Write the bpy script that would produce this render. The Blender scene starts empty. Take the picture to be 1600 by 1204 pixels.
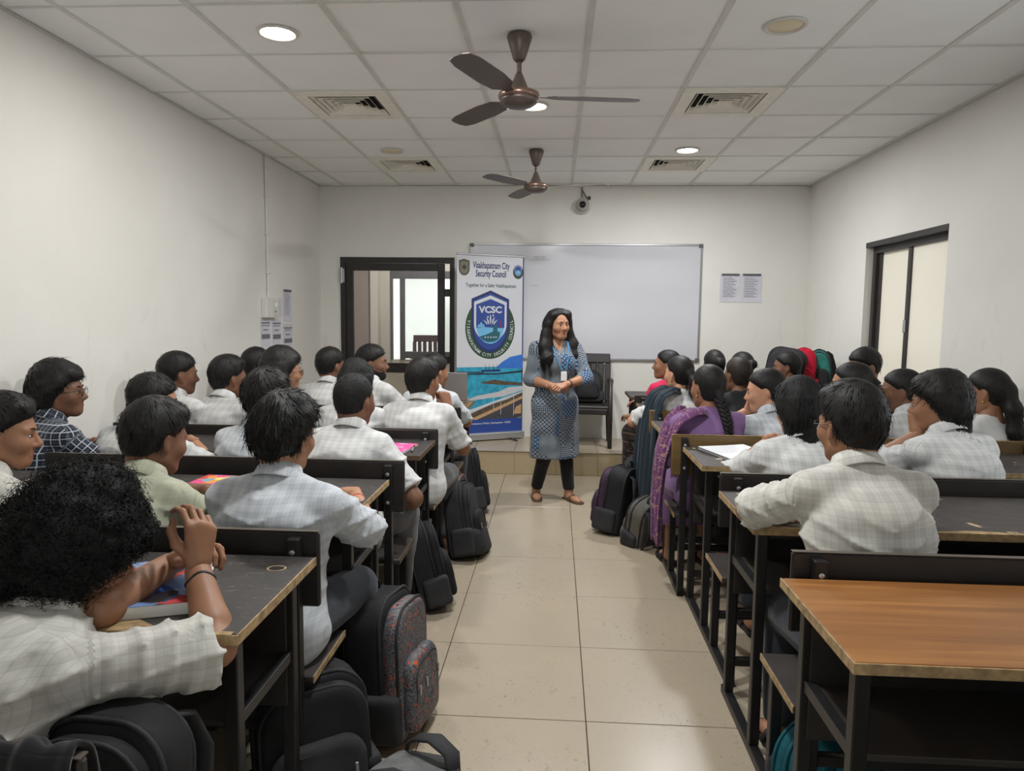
import bpy, bmesh, math, random
import numpy as np
from mathutils import Matrix, Vector

sc = bpy.context.scene
COL = sc.collection
PI = math.pi
rnd = random.Random(7)
nrg = np.random.default_rng(11)

# ------------------------------------------------------------------ camera
CAM_F, CAM_H = 1102.75, 1.5045
PITCH, YAW, ROLL = 0.0959, 0.0611, 0.0108
def cam_basis():
    F = np.array([-math.sin(YAW)*math.cos(PITCH), math.cos(YAW)*math.cos(PITCH), -math.sin(PITCH)])
    R = np.array([math.cos(YAW), math.sin(YAW), 0.0]); U = np.cross(R, F)
    return F, math.cos(ROLL)*R + math.sin(ROLL)*U, -math.sin(ROLL)*R + math.cos(ROLL)*U
CF, CR, CU = cam_basis()
cam_data = bpy.data.cameras.new('camera'); cam = bpy.data.objects.new('camera', cam_data); COL.objects.link(cam)
cam_data.sensor_fit = 'HORIZONTAL'; cam_data.sensor_width = 36.0; cam_data.lens = CAM_F/1600*36.0
cam_data.clip_start = 0.02
cam.matrix_world = Matrix(((CR[0], CU[0], -CF[0], 0), (CR[1], CU[1], -CF[1], 0), (CR[2], CU[2], -CF[2], CAM_H), (0, 0, 0, 1)))
sc.camera = cam
def at(px, py, Y):
    """point of the room at depth Y that the photograph shows at this pixel (used to measure positions)"""
    d = CF + CR*(px-800)/CAM_F - CU*(py-602)/CAM_F
    t = Y/d[1]
    return np.array([0, 0, CAM_H]) + t*d

# ------------------------------------------------------------------ world and exposure
WORLD_STRENGTH = 2.2
LAMP_POWER = 33.0
w = bpy.data.worlds.new('daylight'); sc.world = w; w.use_nodes = True
bg = w.node_tree.nodes['Background']; bg.inputs[0].default_value = (0.93, 0.97, 1.0, 1); bg.inputs[1].default_value = WORLD_STRENGTH
sc.view_settings.view_transform = 'Standard'; sc.view_settings.look = 'None'
sc.view_settings.gamma = 1.0; sc.view_settings.use_curve_mapping = False
sc.view_settings.exposure = 0.22

# ------------------------------------------------------------------ materials
def lin(c):
    return tuple(((v/255)/12.92 if v/255 <= 0.04045 else ((v/255+0.055)/1.055)**2.4) for v in c)
MATS = {}
class NT:
    def __init__(s, m): s.m = m; s.n = m.node_tree.nodes; s.l = m.node_tree.links; s.b = s.n['Principled BSDF']
    def node(s, t, **kw):
        n = s.n.new(t)
        for k, v in kw.items():
            if k.startswith('_'): setattr(n, k[1:], v)
            else: n.inputs[k.replace('__', ' ')].default_value = v
        return n
    def link(s, a, b): s.l.new(a, b)
    def ramp(s, fac, stops):
        r = s.n.new('ShaderNodeValToRGB'); s.link(fac, r.inputs[0]); e = r.color_ramp.elements
        while len(e) < len(stops): e.new(0.5)
        for q, (p, c) in zip(e, stops): q.position = p; q.color = (*c, 1)
        return r.outputs[0]
    def mix(s, fac, a, b, blend='MIX'):
        m = s.n.new('ShaderNodeMix'); m.data_type = 'RGBA'; m.blend_type = blend
        for sock, v in ((m.inputs[0], fac), (m.inputs[6], a), (m.inputs[7], b)):
            if hasattr(v, 'is_linked') or hasattr(v, 'links'): s.link(v, sock)
            elif isinstance(v, (int, float)): sock.default_value = v
            else: sock.default_value = (*v, 1)
        return m.outputs[2]
    def math(s, op, a, b=None, c=None):
        m = s.n.new('ShaderNodeMath'); m.operation = op
        for i, v in enumerate((a, b, c)):
            if v is None: continue
            if isinstance(v, (int, float)): m.inputs[i].default_value = v
            else: s.link(v, m.inputs[i])
        return m.outputs[0]
    def noise(s, scale, detail=4, rough=0.55, coord=None, dist=0.0, sc3=None):
        n = s.n.new('ShaderNodeTexNoise'); n.inputs['Scale'].default_value = scale; n.inputs['Detail'].default_value = detail
        n.inputs['Roughness'].default_value = rough; n.inputs['Distortion'].default_value = dist
        if coord is None: coord = s.obj()
        if sc3:
            mp = s.n.new('ShaderNodeMapping'); mp.inputs['Scale'].default_value = sc3; s.link(coord, mp.inputs[0]); coord = mp.outputs[0]
        s.link(coord, n.inputs['Vector']); return n.outputs['Fac']
    def obj(s):
        if not hasattr(s, '_tc'): s._tc = s.n.new('ShaderNodeTexCoord')
        return s._tc.outputs['Object']
    def geo(s):
        if not hasattr(s, '_g'): s._g = s.n.new('ShaderNodeNewGeometry')
        return s._g.outputs['Position']
    def bump(s, h, strength=0.2, dist=0.01):
        b = s.n.new('ShaderNodeBump'); b.inputs['Strength'].default_value = strength; b.inputs['Distance'].default_value = dist
        s.link(h, b.inputs['Height']); s.link(b.outputs[0], s.b.inputs['Normal'])
def mat(name, color, rough=0.6, metal=0.0, spec=0.5, vary=0.0, vscale=8.0, bump=0.0, bscale=60.0, **kw):
    """plain procedural material: colour, a little noise in it, fine relief"""
    if name in MATS: return MATS[name]
    m = bpy.data.materials.new(name); m.use_nodes = True; t = NT(m); MATS[name] = m
    c = lin(color); t.b.inputs['Base Color'].default_value = (*c, 1)
    t.b.inputs['Roughness'].default_value = rough; t.b.inputs['Metallic'].default_value = metal
    t.b.inputs['Specular IOR Level'].default_value = spec
    for k, v in kw.items(): t.b.inputs[k.replace('_', ' ')].default_value = v
    if vary:
        f = t.noise(vscale, 5)
        t.link(t.ramp(f, [(0.3, tuple(v*(1-vary) for v in c)), (0.7, tuple(min(1, v*(1+vary)) for v in c))]), t.b.inputs['Base Color'])
    if bump: t.bump(t.noise(bscale, 3), bump)
    m.diffuse_color = (*c, 1)
    return m

# ------------------------------------------------------------------ mesh helpers
class MB:
    """collects shapes for ONE mesh"""
    def __init__(s): s.v = []; s.f = []
    def add(s, v, f):
        o = len(s.v); s.v += [tuple(p) for p in v]; s.f += [tuple(i+o for i in q) for q in f]; return s
    def box(s, x0, x1, y0, y1, z0, z1, bev=0.0, M=None):
        if bev <= 0:
            v = [(x, y, z) for x in (x0, x1) for y in (y0, y1) for z in (z0, z1)]
            f = [(0, 1, 3, 2), (4, 6, 7, 5), (0, 4, 5, 1), (2, 3, 7, 6), (0, 2, 6, 4), (1, 5, 7, 3)]
        else:
            v, f = bevbox(x0, x1, y0, y1, z0, z1, bev)
        if M is not None: v = [tuple(M @ Vector(p)) for p in v]
        return s.add(v, f)
    def tube(s, pts, r, n=8, cap=True, flat=None):
        """tube along points; r number or list; flat=(side vector, ratio) squashes the section"""
        P = [np.array(p, float) for p in pts]; m = len(P); rr = r if hasattr(r, '__len__') else [r]*m
        o = len(s.v); up = None
        for i in range(m):
            t = P[min(i+1, m-1)]-P[max(i-1, 0)]; t = t/(np.linalg.norm(t)+1e-9)
            if flat is not None: a = np.array(flat[0], float); a = a-t*(a@t); up = a/(np.linalg.norm(a)+1e-9)
            elif up is None:
                a = np.array([0, 0, 1.]) if abs(t[2]) < 0.9 else np.array([1., 0, 0]); up = a-t*(a@t); up /= np.linalg.norm(up)
            else: up = up-t*(up@t); up /= np.linalg.norm(up)+1e-9
            b = np.cross(t, up); q = flat[1] if flat is not None else 1.0
            for k in range(n):
                an = 2*PI*k/n; s.v.append(tuple(P[i]+rr[i]*(math.cos(an)*up+q*math.sin(an)*b)))
        for i in range(m-1):
            for k in range(n):
                k2 = (k+1) % n; s.f.append((o+i*n+k, o+i*n+k2, o+(i+1)*n+k2, o+(i+1)*n+k))
        if cap: s.f.append(tuple(o+k for k in range(n))[::-1]); s.f.append(tuple(o+(m-1)*n+k for k in range(n)))
        return s
    def lathe(s, prof, n=24, c=(0, 0, 0), axis='z'):
        o = len(s.v); m = len(prof)
        for r, z in prof:
            for k in range(n):
                a = 2*PI*k/n; p = (r*math.cos(a), r*math.sin(a), z)
                if axis == 'y': p = (p[0], p[2], p[1])
                if axis == 'x': p = (p[2], p[0], p[1])
                s.v.append((p[0]+c[0], p[1]+c[1], p[2]+c[2]))
        for i in range(m-1):
            for k in range(n):
                k2 = (k+1) % n; s.f.append((o+i*n+k, o+i*n+k2, o+(i+1)*n+k2, o+(i+1)*n+k))
        s.f.append(tuple(o+k for k in range(n))[::-1]); s.f.append(tuple(o+(m-1)*n+k for k in range(n)))
        return s
    def prism(s, poly, h0, h1):
        n = len(poly); o = len(s.v)
        s.v += [(x, y, h0) for x, y in poly]+[(x, y, h1) for x, y in poly]
        s.f.append(tuple(o+i for i in range(n))[::-1]); s.f.append(tuple(o+n+i for i in range(n)))
        for i in range(n): j = (i+1) % n; s.f.append((o+i, o+j, o+n+j, o+n+i))
        return s
    def mesh(s, name, m, smooth=False):
        me = bpy.data.meshes.new(name); me.from_pydata(s.v, [], s.f); me.update()
        bm = bmesh.new(); bm.from_mesh(me); bmesh.ops.recalc_face_normals(bm, faces=bm.faces); bm.to_mesh(me); bm.free()
        for q in (m if isinstance(m, (list, tuple)) else [m]): me.materials.append(q)
        if smooth: me.polygons.foreach_set('use_smooth', [True]*len(me.polygons))
        return me
    def build(s, name, m, parent=None, smooth=False): return obj(name, s.mesh(name, m, smooth), parent)
def bevbox(x0, x1, y0, y1, z0, z1, b):
    b = min(b, (x1-x0)/2.01, (y1-y0)/2.01, (z1-z0)/2.01)
    bm = bmesh.new(); bmesh.ops.create_cube(bm, size=1.0)
    for v in bm.verts: v.co = Vector(((x0+x1)/2+v.co.x*(x1-x0), (y0+y1)/2+v.co.y*(y1-y0), (z0+z1)/2+v.co.z*(z1-z0)))
    bmesh.ops.bevel(bm, geom=list(bm.edges), offset=b, segments=2 if b > 0.006 else 1, affect='EDGES', profile=0.5)
    bm.verts.index_update(); v = [tuple(q.co) for q in bm.verts]; f = [tuple(q.index for q in p.verts) for p in bm.faces]; bm.free()
    return v, f
def obj(name, me, parent=None, loc=None, rot=None):
    o = bpy.data.objects.new(name, me); COL.objects.link(o)
    if parent is not None: o.parent = parent
    if loc is not None: o.location = loc
    if rot is not None: o.rotation_euler = rot
    return o
def tag(o, label=None, cat=None, group=None, kind=None):
    if label: o['label'] = label
    if cat: o['category'] = cat
    if group: o['group'] = group
    if kind: o['kind'] = kind
    return o
def thing(name, label, cat, loc=(0, 0, 0), rotz=0.0, group=None):
    o = bpy.data.objects.new(name, None); COL.objects.link(o); o.location = loc; o.rotation_euler = (0, 0, rotz)
    o.empty_display_size = 0.1
    return tag(o, label, cat, group)
def children(o): return [c for c in COL.objects if c.parent == o]
def copy_tree(o, label=None, parent=None):
    c = o.copy(); COL.objects.link(c); c.parent = parent
    if label: c['label'] = label
    for ch in list(o.children): copy_tree(ch, None, c)
    return c
def text_mesh(s, size=1.0, sx=1.0, bold=0.0, align='CENTER'):
    cu = bpy.data.curves.new('lettering', 'FONT'); cu.body = s; cu.size = size; cu.align_x = align; cu.offset = bold
    cu.resolution_u = 3
    o = bpy.data.objects.new('lettering', cu); COL.objects.link(o)
    dg = bpy.context.evaluated_depsgraph_get(); me = bpy.data.meshes.new_from_object(o.evaluated_get(dg))
    v = [(p.co.x*sx, p.co.y) for p in me.vertices]; f = [tuple(p.vertices) for p in me.polygons]
    bpy.data.objects.remove(o); bpy.data.meshes.remove(me); bpy.data.curves.remove(cu)
    return v, f
# ------------------------------------------------------------------ the room
XL, XR, YB, YR, CH = -2.536, 2.575, 7.53, -2.4, 2.871
YP, HP = 6.696, 0.227            # platform front and height

def wall_material():
    m = bpy.data.materials.new('painted_wall'); m.use_nodes = True; t = NT(m)
    big = t.noise(0.9, 4, 0.6, t.geo()); sm = t.noise(7, 6, 0.6, t.geo())
    base = t.ramp(big, [(0.35, lin((224, 222, 215))), (0.65, lin((231, 229, 223)))])
    # scuffs and smudges between seat and head height
    z = t.n.new('ShaderNodeSeparateXYZ'); t.link(t.geo(), z.inputs[0])
    band = t.math('MULTIPLY', t.math('SMOOTH_MAX', t.math('SUBTRACT', 1.0, t.math('ABSOLUTE', t.math('DIVIDE', t.math('SUBTRACT', z.outputs[2], 1.15), 0.8))), 0.0, 0.1), 1.0)
    sc1 = t.noise(5.0, 7, 0.72, t.geo(), 0.6, (1, 1, 0.45))
    mk = t.ramp(sc1, [(0.58, (0, 0, 0)), (0.74, (1, 1, 1))])
    fac = t.math('MULTIPLY', t.math('MULTIPLY', mk, band), 0.30)
    col = t.mix(fac, base, lin((120, 118, 108)))
    t.link(col, t.b.inputs['Base Color']); t.b.inputs['Roughness'].default_value = 0.55
    t.bump(sm, 0.06, 0.01)
    return m
M_WALL = wall_material()
def floor_tile_material(name, c0, c1, rough):
    m = bpy.data.materials.new(name); m.use_nodes = True; t = NT(m)
    big = t.noise(1.3, 5, 0.6, t.geo(), 0.3); fine = t.noise(26, 6, 0.75, t.geo(), 0.8, (1, 0.55, 1)); sp = t.noise(70, 2, 0.5, t.geo())
    col = t.ramp(big, [(0.3, lin(c0)), (0.7, lin(c1))])
    scuff = t.ramp(fine, [(0.575, (0, 0, 0)), (0.68, (1, 1, 1))])
    area = t.ramp(t.noise(1.7, 3, 0.5, t.geo()), [(0.4, (0, 0, 0)), (0.62, (1, 1, 1))])
    col = t.mix(t.math('MULTIPLY', t.math('MULTIPLY', scuff, area), 0.6), col, lin((112, 98, 82)))
    dots = t.ramp(sp, [(0.66, (0, 0, 0)), (0.70, (1, 1, 1))])
    col = t.mix(t.math('MULTIPLY', t.math('MULTIPLY', dots, area), 0.7), col, lin((72, 60, 50)))
    t.link(col, t.b.inputs['Base Color']); t.b.inputs['Roughness'].default_value = rough
    t.b.inputs['Specular IOR Level'].default_value = 0.5
    return m
M_FLOOR = floor_tile_material('beige_floor_tile', (166, 153, 134), (176, 162, 140), 0.30)
M_PLAT = floor_tile_material('platform_tile', (176, 158, 126), (186, 168, 136), 0.28)
M_GROUT = mat('grout', (84, 70, 54), 0.9, vary=0.15)
M_CEIL = mat('ceiling_tile', (247, 248, 247), 0.8, vary=0.025, vscale=2.5, bump=0.05, bscale=150)
M_TBAR = mat('ceiling_grid_bar', (216, 216, 210), 0.5, vary=0.06, vscale=6)
M_PLENUM = mat('ceiling_void', (92, 92, 90), 0.9)
M_FRAME = mat('dark_window_frame', (52, 48, 47), 0.45, vary=0.2, vscale=20)
M_GLASS = mat('clear_glass', (235, 240, 240), 0.02, spec=0.4, Transmission_Weight=1.0, IOR=1.02)
M_ALU = mat('aluminium', (176, 178, 180), 0.35, 0.85)
M_BLACKFRAME = mat('black_door_frame', (40, 36, 35), 0.45, vary=0.35, vscale=25)
M_CORR = mat('corridor_paint', (190, 180, 166), 0.7, vary=0.04, vscale=2)
M_CORR2 = mat('corridor_taupe', (156, 140, 132), 0.7, vary=0.04, vscale=2)

def struct(name, mb, m, parent=None):
    o = mb.build(name, m, parent); o['kind'] = 'structure'; return o

# floor: a bed with separate 60 cm tiles proud of it
fl = struct('floor', MB().box(XL-.15, XR+.15, YR-.15, YB+2.6, -.12, -.006), M_GROUT)
FX0, FY0 = 0.1365, 4.9292
def tile_mesh(name, w, d, m, h=0.006, gap=0.004):
    return MB().box(-w/2+gap/2, w/2-gap/2, -d/2+gap/2, d/2-gap/2, -h, 0, 0.0011).mesh(name, m)
cache_tile = {}
def put_tile(name, parent, x0, x1, y0, y1, z, m, flip=False):
    key = (round(x1-x0, 4), round(y1-y0, 4), m.name)
    if key not in cache_tile: cache_tile[key] = tile_mesh(name, x1-x0, y1-y0, m)
    o = obj(name, cache_tile[key], parent, ((x0+x1)/2, (y0+y1)/2, z)); return o
xs = sorted({XL, XR} | {FX0+.6*i for i in range(-6, 6) if XL+.03 < FX0+.6*i < XR-.03})
ys = sorted({YR, YP} | {FY0+.6*i for i in range(-13, 5) if YR+.03 < FY0+.6*i < YP-.03})
for i in range(len(xs)-1):
    for j in range(len(ys)-1):
        put_tile('floor_tile', fl, xs[i], xs[i+1], ys[j], ys[j+1], 0.0, M_FLOOR)
# platform: body, riser tiles and top tiles
pl = struct('floor_platform', MB().box(XL, XR, YP+.008, YB, 0, HP-.006), M_GROUT)
px_ = [XL]+[0.02+.4*i for i in range(-6, 7) if XL+.05 < 0.02+.4*i < XR-.05]+[XR]
riser = {}
for i in range(len(px_)-1):
    wd = round(px_[i+1]-px_[i], 4)
    if wd not in riser: riser[wd] = MB().box(-wd/2+.001, wd/2-.001, YP, YP+.01, 0.001, HP-.009, .0012).mesh('riser_tile', M_PLAT)
    obj('riser_tile', riser[wd], pl, ((px_[i]+px_[i+1])/2, 0, 0))
    put_tile('platform_tile', pl, px_[i], px_[i+1], YP-.012, YP+.42, HP, M_FLOOR)
    put_tile('platform_tile', pl, px_[i], px_[i+1], YP+.42, YB, HP, M_FLOOR)

# walls
T = .16
wb = MB()
DX0, DX1, DZ1 = -2.317, -1.085, 2.13
wb.box(XL-T, DX0, YB, YB+T, 0, CH+.3).box(DX1, XR+T, YB, YB+T, 0, CH+.3).box(DX0, DX1, YB, YB+T, DZ1, CH+.3).box(DX0, DX1, YB, YB+T, 0, HP)
struct('wall_back', wb, M_WALL)
struct('wall_left', MB().box(XL-T, XL, YR, YB, 0, CH+.3), M_WALL)
WY0, WY1, WZ0, WZ1 = 4.9, 6.144, 0.94, 2.125
RW = [(-.9, .34), (2.0, 3.24), (WY0, WY1)]       # window openings along the right wall; only the last is in the photograph
wr = MB(); y_ = YR
for a, b in RW:
    wr.box(XR, XR+T, y_, a, 0, CH+.3).box(XR, XR+T, a, b, 0, WZ0).box(XR, XR+T, a, b, WZ1, CH+.3); y_ = b
wr.box(XR, XR+T, y_, YB, 0, CH+.3)
struct('wall_right', wr, M_WALL)
rx0, rx1 = -1.9, 1.4                             # unseen wide window added behind the camera to brighten the near rows
struct('wall_rear', MB().box(XL-T, rx0, YR-T, YR, 0, CH+.3).box(rx1, XR+T, YR-T, YR, 0, CH+.3).box(rx0, rx1, YR-T, YR, 0, WZ0).box(rx0, rx1, YR-T, YR, WZ1, CH+.3), M_WALL)
fr = MB()
for x in (rx0+.02, (rx0*2+rx1)/3, (rx0+rx1*2)/3, rx1-.02): fr.box(x-.02, x+.02, YR-.1, YR-.06, WZ0, WZ1)
for z in (WZ0+.02, WZ1-.02): fr.box(rx0, rx1, YR-.1, YR-.06, z-.02, z+.02)
struct('window_5', fr, M_FRAME)
for i, (a, b) in enumerate(RW[:2]):              # their sashes are slid open
    fr = MB()
    for y in (a+.02, (a+b)/2, b-.02): fr.box(XR+.06, XR+.1, y-.02, y+.02, WZ0, WZ1)
    for z in (WZ0+.02, WZ1-.02): fr.box(XR+.06, XR+.1, a, b, z-.02, z+.02)
    struct('window_%d' % (i+2), fr, M_FRAME)
bs = MB().box(XL, XL+.012, YR, YP, 0, .1); struct('baseboard_left', bs, M_PLAT)
struct('baseboard_right', MB().box(XR-.012, XR, YR, YP, 0, .1), M_PLAT)

# ceiling: grid bars and separate tiles set a little above them
CX0, CY0 = -0.4615, 6.7929
ce = struct('ceiling', MB().box(XL-T, XR+T, YR-T, YB+T, CH+.06, CH+.2), M_PLENUM)
gx = [CX0+.6*i for i in range(-5, 8) if XL+.02 < CX0+.6*i < XR-.02]
gy = [CY0+.6*i for i in range(-16, 3) if YR+.02 < CY0+.6*i < YB-.02]
bar_x = MB().box(-.013, .013, YR, YB, CH, CH+.03).mesh('grid_bar', M_TBAR)
for x in gx: obj('grid_bar', bar_x, ce, (x, 0, 0))
bar_y = MB().box(XL, XR, -.0065, .0065, CH+.0012, CH+.028).mesh('grid_bar', M_TBAR)
for y in gy: obj('grid_bar', bar_y, ce, (0, y, 0))
ang = MB().box(XL, XL+.02, YR, YB, CH-.001, CH+.002).box(XR-.02, XR, YR, YB, CH-.001, CH+.002).box(XL, XR, YB-.02, YB, CH-.001, CH+.002)
ang.build('wall_angle', M_TBAR, ce)
ex = [XL]+gx+[XR]; ey = [YR]+gy+[YB]
VENTS = [(-1.354, 4.69), (1.05, 4.69), (-1.354, 6.49), (1.05, 6.49)]
LIGHTS = [(-1.377, 3.509, 1), (1.045, 3.509, 0), (-.168, 4.735, 1), (1.042, 5.967, 1), (-1.387, 5.952, 0),
          (-.168, 2.29, 1)]
ctile = {}
for i in range(len(ex)-1):
    for j in range(len(ey)-1):
        x0, x1, y0, y1 = ex[i], ex[i+1], ey[j], ey[j+1]
        if any(x0 < vx < x1 and y0 < vy < y1 for vx, vy in VENTS): continue
        k = (round(x1-x0, 3), round(y1-y0, 3))
        if k not in ctile:
            ctile[k] = MB().box(-k[0]/2+.003, k[0]/2-.003, -k[1]/2+.003, k[1]/2-.003, 0, .012, .002).mesh('ceiling_tile', M_CEIL)
        o = obj('ceiling_tile', ctile[k], ce, ((x0+x1)/2, (y0+y1)/2, CH+.005+rnd.uniform(0, .004)))
        o.rotation_euler = (rnd.uniform(-.003, .003), rnd.uniform(-.003, .003), 0)

# ceiling lamps
M_LAMP_RIM = mat('lamp_rim', (214, 212, 206), 0.4)
M_LAMP_OFF = mat('unlit_diffuser', (226, 214, 178), 0.4)
def emis(name, c, s):
    m = mat(name, (255, 255, 255), .5); t = NT(m); t.b.inputs['Emission Color'].default_value = (*lin(c), 1); t.b.inputs['Emission Strength'].default_value = s; return m
M_LAMP_ON = emis('lit_diffuser', (255, 244, 224), 22.0)
LAMP_LABELS = ['glowing warm round ceiling light nearest the left wall', 'unlit cream round ceiling light on the right', 'glowing round ceiling light behind the nearer fan',
               'glowing white round ceiling light near the far right vent', 'unlit round ceiling light beside the far left vent']
for i, (x, y, on) in enumerate(LIGHTS):
    t = thing('ceiling_light', LAMP_LABELS[i] if i < 5 else 'glowing round ceiling light just above the top edge of the photo', 'ceiling light', (x, y, CH+.004), 0, 'round ceiling lights')
    MB().lathe([(.098, -.001), (.098, -.007), (.09, -.011), (.082, -.009), (.080, -.002)], 32).build('rim', M_LAMP_RIM, t, True)
    MB().lathe([(.0805, -.0035), (.079, -.0045), (.001, -.0055)], 32).build('diffuser', M_LAMP_ON if on else M_LAMP_OFF, t, True)
    if on:
        ld = bpy.data.lights.new('lamp_light', 'AREA'); ld.shape = 'DISK'; ld.size = .155; ld.energy = LAMP_POWER*(.4 if i == 0 else 1.)
        ld.color = (1.0, .975, .93) if i == 0 else (.97, .985, 1.0); ld.spread = PI
        obj('lamp_light', ld, t, (0, 0, -.014))

# unseen lamps added to brighten the corridor and the room beyond it
for lb, x, y, z, pw in (('round ceiling light in the corridor behind the door', -1.6, 8.5, CH-.1, 20.), ('round lamp of the room beyond the corridor window', -1.9, 10.9, 2.6, 16.)):
    t = thing('ceiling_light', lb, 'ceiling light', (x, y, z), 0, 'lamps behind the door')
    MB().lathe([(.098, -.001), (.098, -.007), (.09, -.011), (.082, -.009), (.080, -.002)], 32).build('rim', M_LAMP_RIM, t, True); MB().lathe([(.0805, -.0035), (.079, -.0045), (.001, -.0055)], 32).build('diffuser', M_LAMP_ON, t, True)
    ld = bpy.data.lights.new('lamp_light', 'AREA'); ld.shape = 'DISK'; ld.size = .155; ld.energy = pw; obj('lamp_light', ld, t, (0, 0, -.014))
struct('ceiling_beyond', MB().box(-3.4, .8, 9.42, 12.2, 2.6, 2.7), M_CORR)

# air vents: square four-way diffusers
M_VENT = mat('vent_metal', (240, 236, 224), 0.5, vary=0.06, vscale=12)
M_VENTD = mat('vent_dark', (34, 34, 32), 0.9)
VL = ['square slatted air vent above the left rows, nearer one', 'square slatted air vent above the right rows, nearer one', 'square slatted air vent above the left rows, farther one', 'square slatted air vent above the right rows, farther one']
slat_cache = {}
for i, (x, y) in enumerate(VENTS):
    x0 = max(g for g in ex if g < x); x1 = min(g for g in ex if g > x); y0 = max(g for g in ey if g < y); y1 = min(g for g in ey if g > y)
    t = thing('air_vent', VL[i], 'vent', ((x0+x1)/2, (y0+y1)/2, CH), 0, 'ceiling air vents')
    h = .292
    MB().box(-h, h, -h, h, .035, .045).build('backing', M_VENTD, t)
    f = MB()
    for s in (-1, 1):
        f.box(s*h if s < 0 else .215, -.215 if s < 0 else h, -h, h, -.006, .006); f.box(-.215, .215, min(s*.215, s*h), max(s*.215, s*h), -.006, .006)
    f.build('frame', M_VENT, t)
    for r in (.205, .165, .125, .085, .045):
        if r not in slat_cache:
            m = MB(); q = r-.026
            for k in range(4):
                c, s_ = math.cos(k*PI/2), math.sin(k*PI/2)
                P = [(-r, -r, -.004), (r, -r, -.004), (q, -q, .026), (-q, -q, .026), (-r, -r, -.001), (r, -r, -.001), (q, -q, .029), (-q, -q, .029)]
                P = [(c*a-s_*b, s_*a+c*b, z) for a, b, z in P]
                m.add(P, [(0, 1, 2, 3), (7, 6, 5, 4), (0, 4, 5, 1), (1, 5, 6, 2), (2, 6, 7, 3), (3, 7, 4, 0)])
            slat_cache[r] = m.mesh('slat', M_VENT)
        obj('slat', slat_cache[r], t)

# right window: recessed sliding window with frosted panes
wn = struct('window_1', MB().box(XR+.06, XR+.12, WY0, WY1, WZ1-.06, WZ1).box(XR+.06, XR+.12, WY0, WY1, WZ0, WZ0+.05).box(XR+.06, XR+.12, WY1-.05, WY1, WZ0+.05, WZ1-.06).box(XR+.06, XR+.12, WY0, WY0+.05, WZ0+.05, WZ1-.06), M_FRAME)
MB().box(XR-.004, XR+.05, WY0, WY1, WZ1-.012, WZ1+.028).build('head_strip', M_FRAME, wn)
m = bpy.data.materials.new('frosted_pane'); m.use_nodes = True; t = NT(m); M_FROST = m
n = t.noise(1.2, 3, .5, t.geo())
t.link(t.ramp(n, [(.3, lin((238, 232, 218))), (.7, lin((244, 240, 230)))]), t.b.inputs['Base Color']); t.b.inputs['Roughness'].default_value = .35
tr = t.n.new('ShaderNodeBsdfTranslucent'); tr.inputs[0].default_value = (*lin((242, 238, 228)), 1)
mx = t.n.new('ShaderNodeMixShader'); mx.inputs[0].default_value = .27; out = t.n['Material Output']
t.link(t.b.outputs[0], mx.inputs[1]); t.link(tr.outputs[0], mx.inputs[2]); t.link(mx.outputs[0], out.inputs[0])
ym = 5.55
MB().box(XR+.085, XR+.09, WY0+.05, ym, WZ0+.05, WZ1-.06).build('pane', M_FROST, wn)
MB().box(XR+.100, XR+.105, ym, WY1-.05, WZ0+.05, WZ1-.06).build('pane', M_FROST, wn)
MB().box(XR+.07, XR+.11, ym-.025, ym+.025, WZ0+.05, WZ1-.06, .004).build('meeting_stile', M_FRAME, wn)
MB().box(XR+.085, XR+.115, WY1-.10, WY1-.055, WZ0+.05, WZ1-.06, .003).build('stile', M_FRAME, wn)
MB().box(XR+.055, XR+.07, ym-.012, ym+.012, 1.42, 1.52, .004).build('latch', M_ALU, wn)

# back door: black frame, glazed leaf above a solid panel
dr = struct('door_1', MB().box(DX0, DX0+.05, YB-.012, YB+.11, HP, DZ1).box(DX1-.05, DX1, YB-.012, YB+.11, HP, DZ1).box(DX0+.05, DX1-.05, YB-.012, YB+.11, DZ1-.06, DZ1), M_BLACKFRAME)
lx0, lx1 = DX0+.055, DX1-.055
MB().box(lx0, lx0+.075, YB+.01, YB+.055, HP+.01, DZ1-.065, .003).build('stile', M_BLACKFRAME, dr)
MB().box(lx1-.13, lx1-.055, YB+.01, YB+.055, HP+.01, DZ1-.065, .003).build('stile', M_BLACKFRAME, dr)
MB().box(lx0+.075, lx1-.13, YB+.012, YB+.053, DZ1-.14, DZ1-.065, .003).build('top_rail', M_BLACKFRAME, dr)
MB().box(lx0+.075, lx1-.13, YB+.012, YB+.053, .90, 1.0, .003).build('lock_rail', M_BLACKFRAME, dr)
MB().box(lx0+.075, lx1-.13, YB+.012, YB+.053, HP+.01, .32, .003).build('bottom_rail', M_BLACKFRAME, dr)
MB().box(lx0+.075, lx1-.13, YB+.03, YB+.036, 1.0, DZ1-.14).build('pane', M_GLASS, dr)
MB().box(lx0+.075, lx1-.13, YB+.026, YB+.04, .32, .90).build('lower_panel', mat('beige_laminate', (186, 176, 158), .5, vary=.04), dr)
MB().box(lx1-.055, lx1, YB+.03, YB+.036, HP, DZ1-.065).build('side_pane', M_GLASS, dr)
for z in (1.0, .55, 1.72): MB().box(lx1-.055, lx1, YB+.015, YB+.05, z, z+.08, .003).build('side_rail', M_BLACKFRAME, dr)
for z in (1.86, .5):
    h = MB().box(DX0-.012, DX0+.012, YB-.02, YB-.008, z, z+.15, .003).box(DX0+.018, DX0+.045, YB-.02, YB-.008, z, z+.15, .003).tube([(DX0+.015, YB-.018, z-.01), (DX0+.015, YB-.018, z+.16)], .009, 8)
    h.build('hinge', M_ALU, dr)
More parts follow.
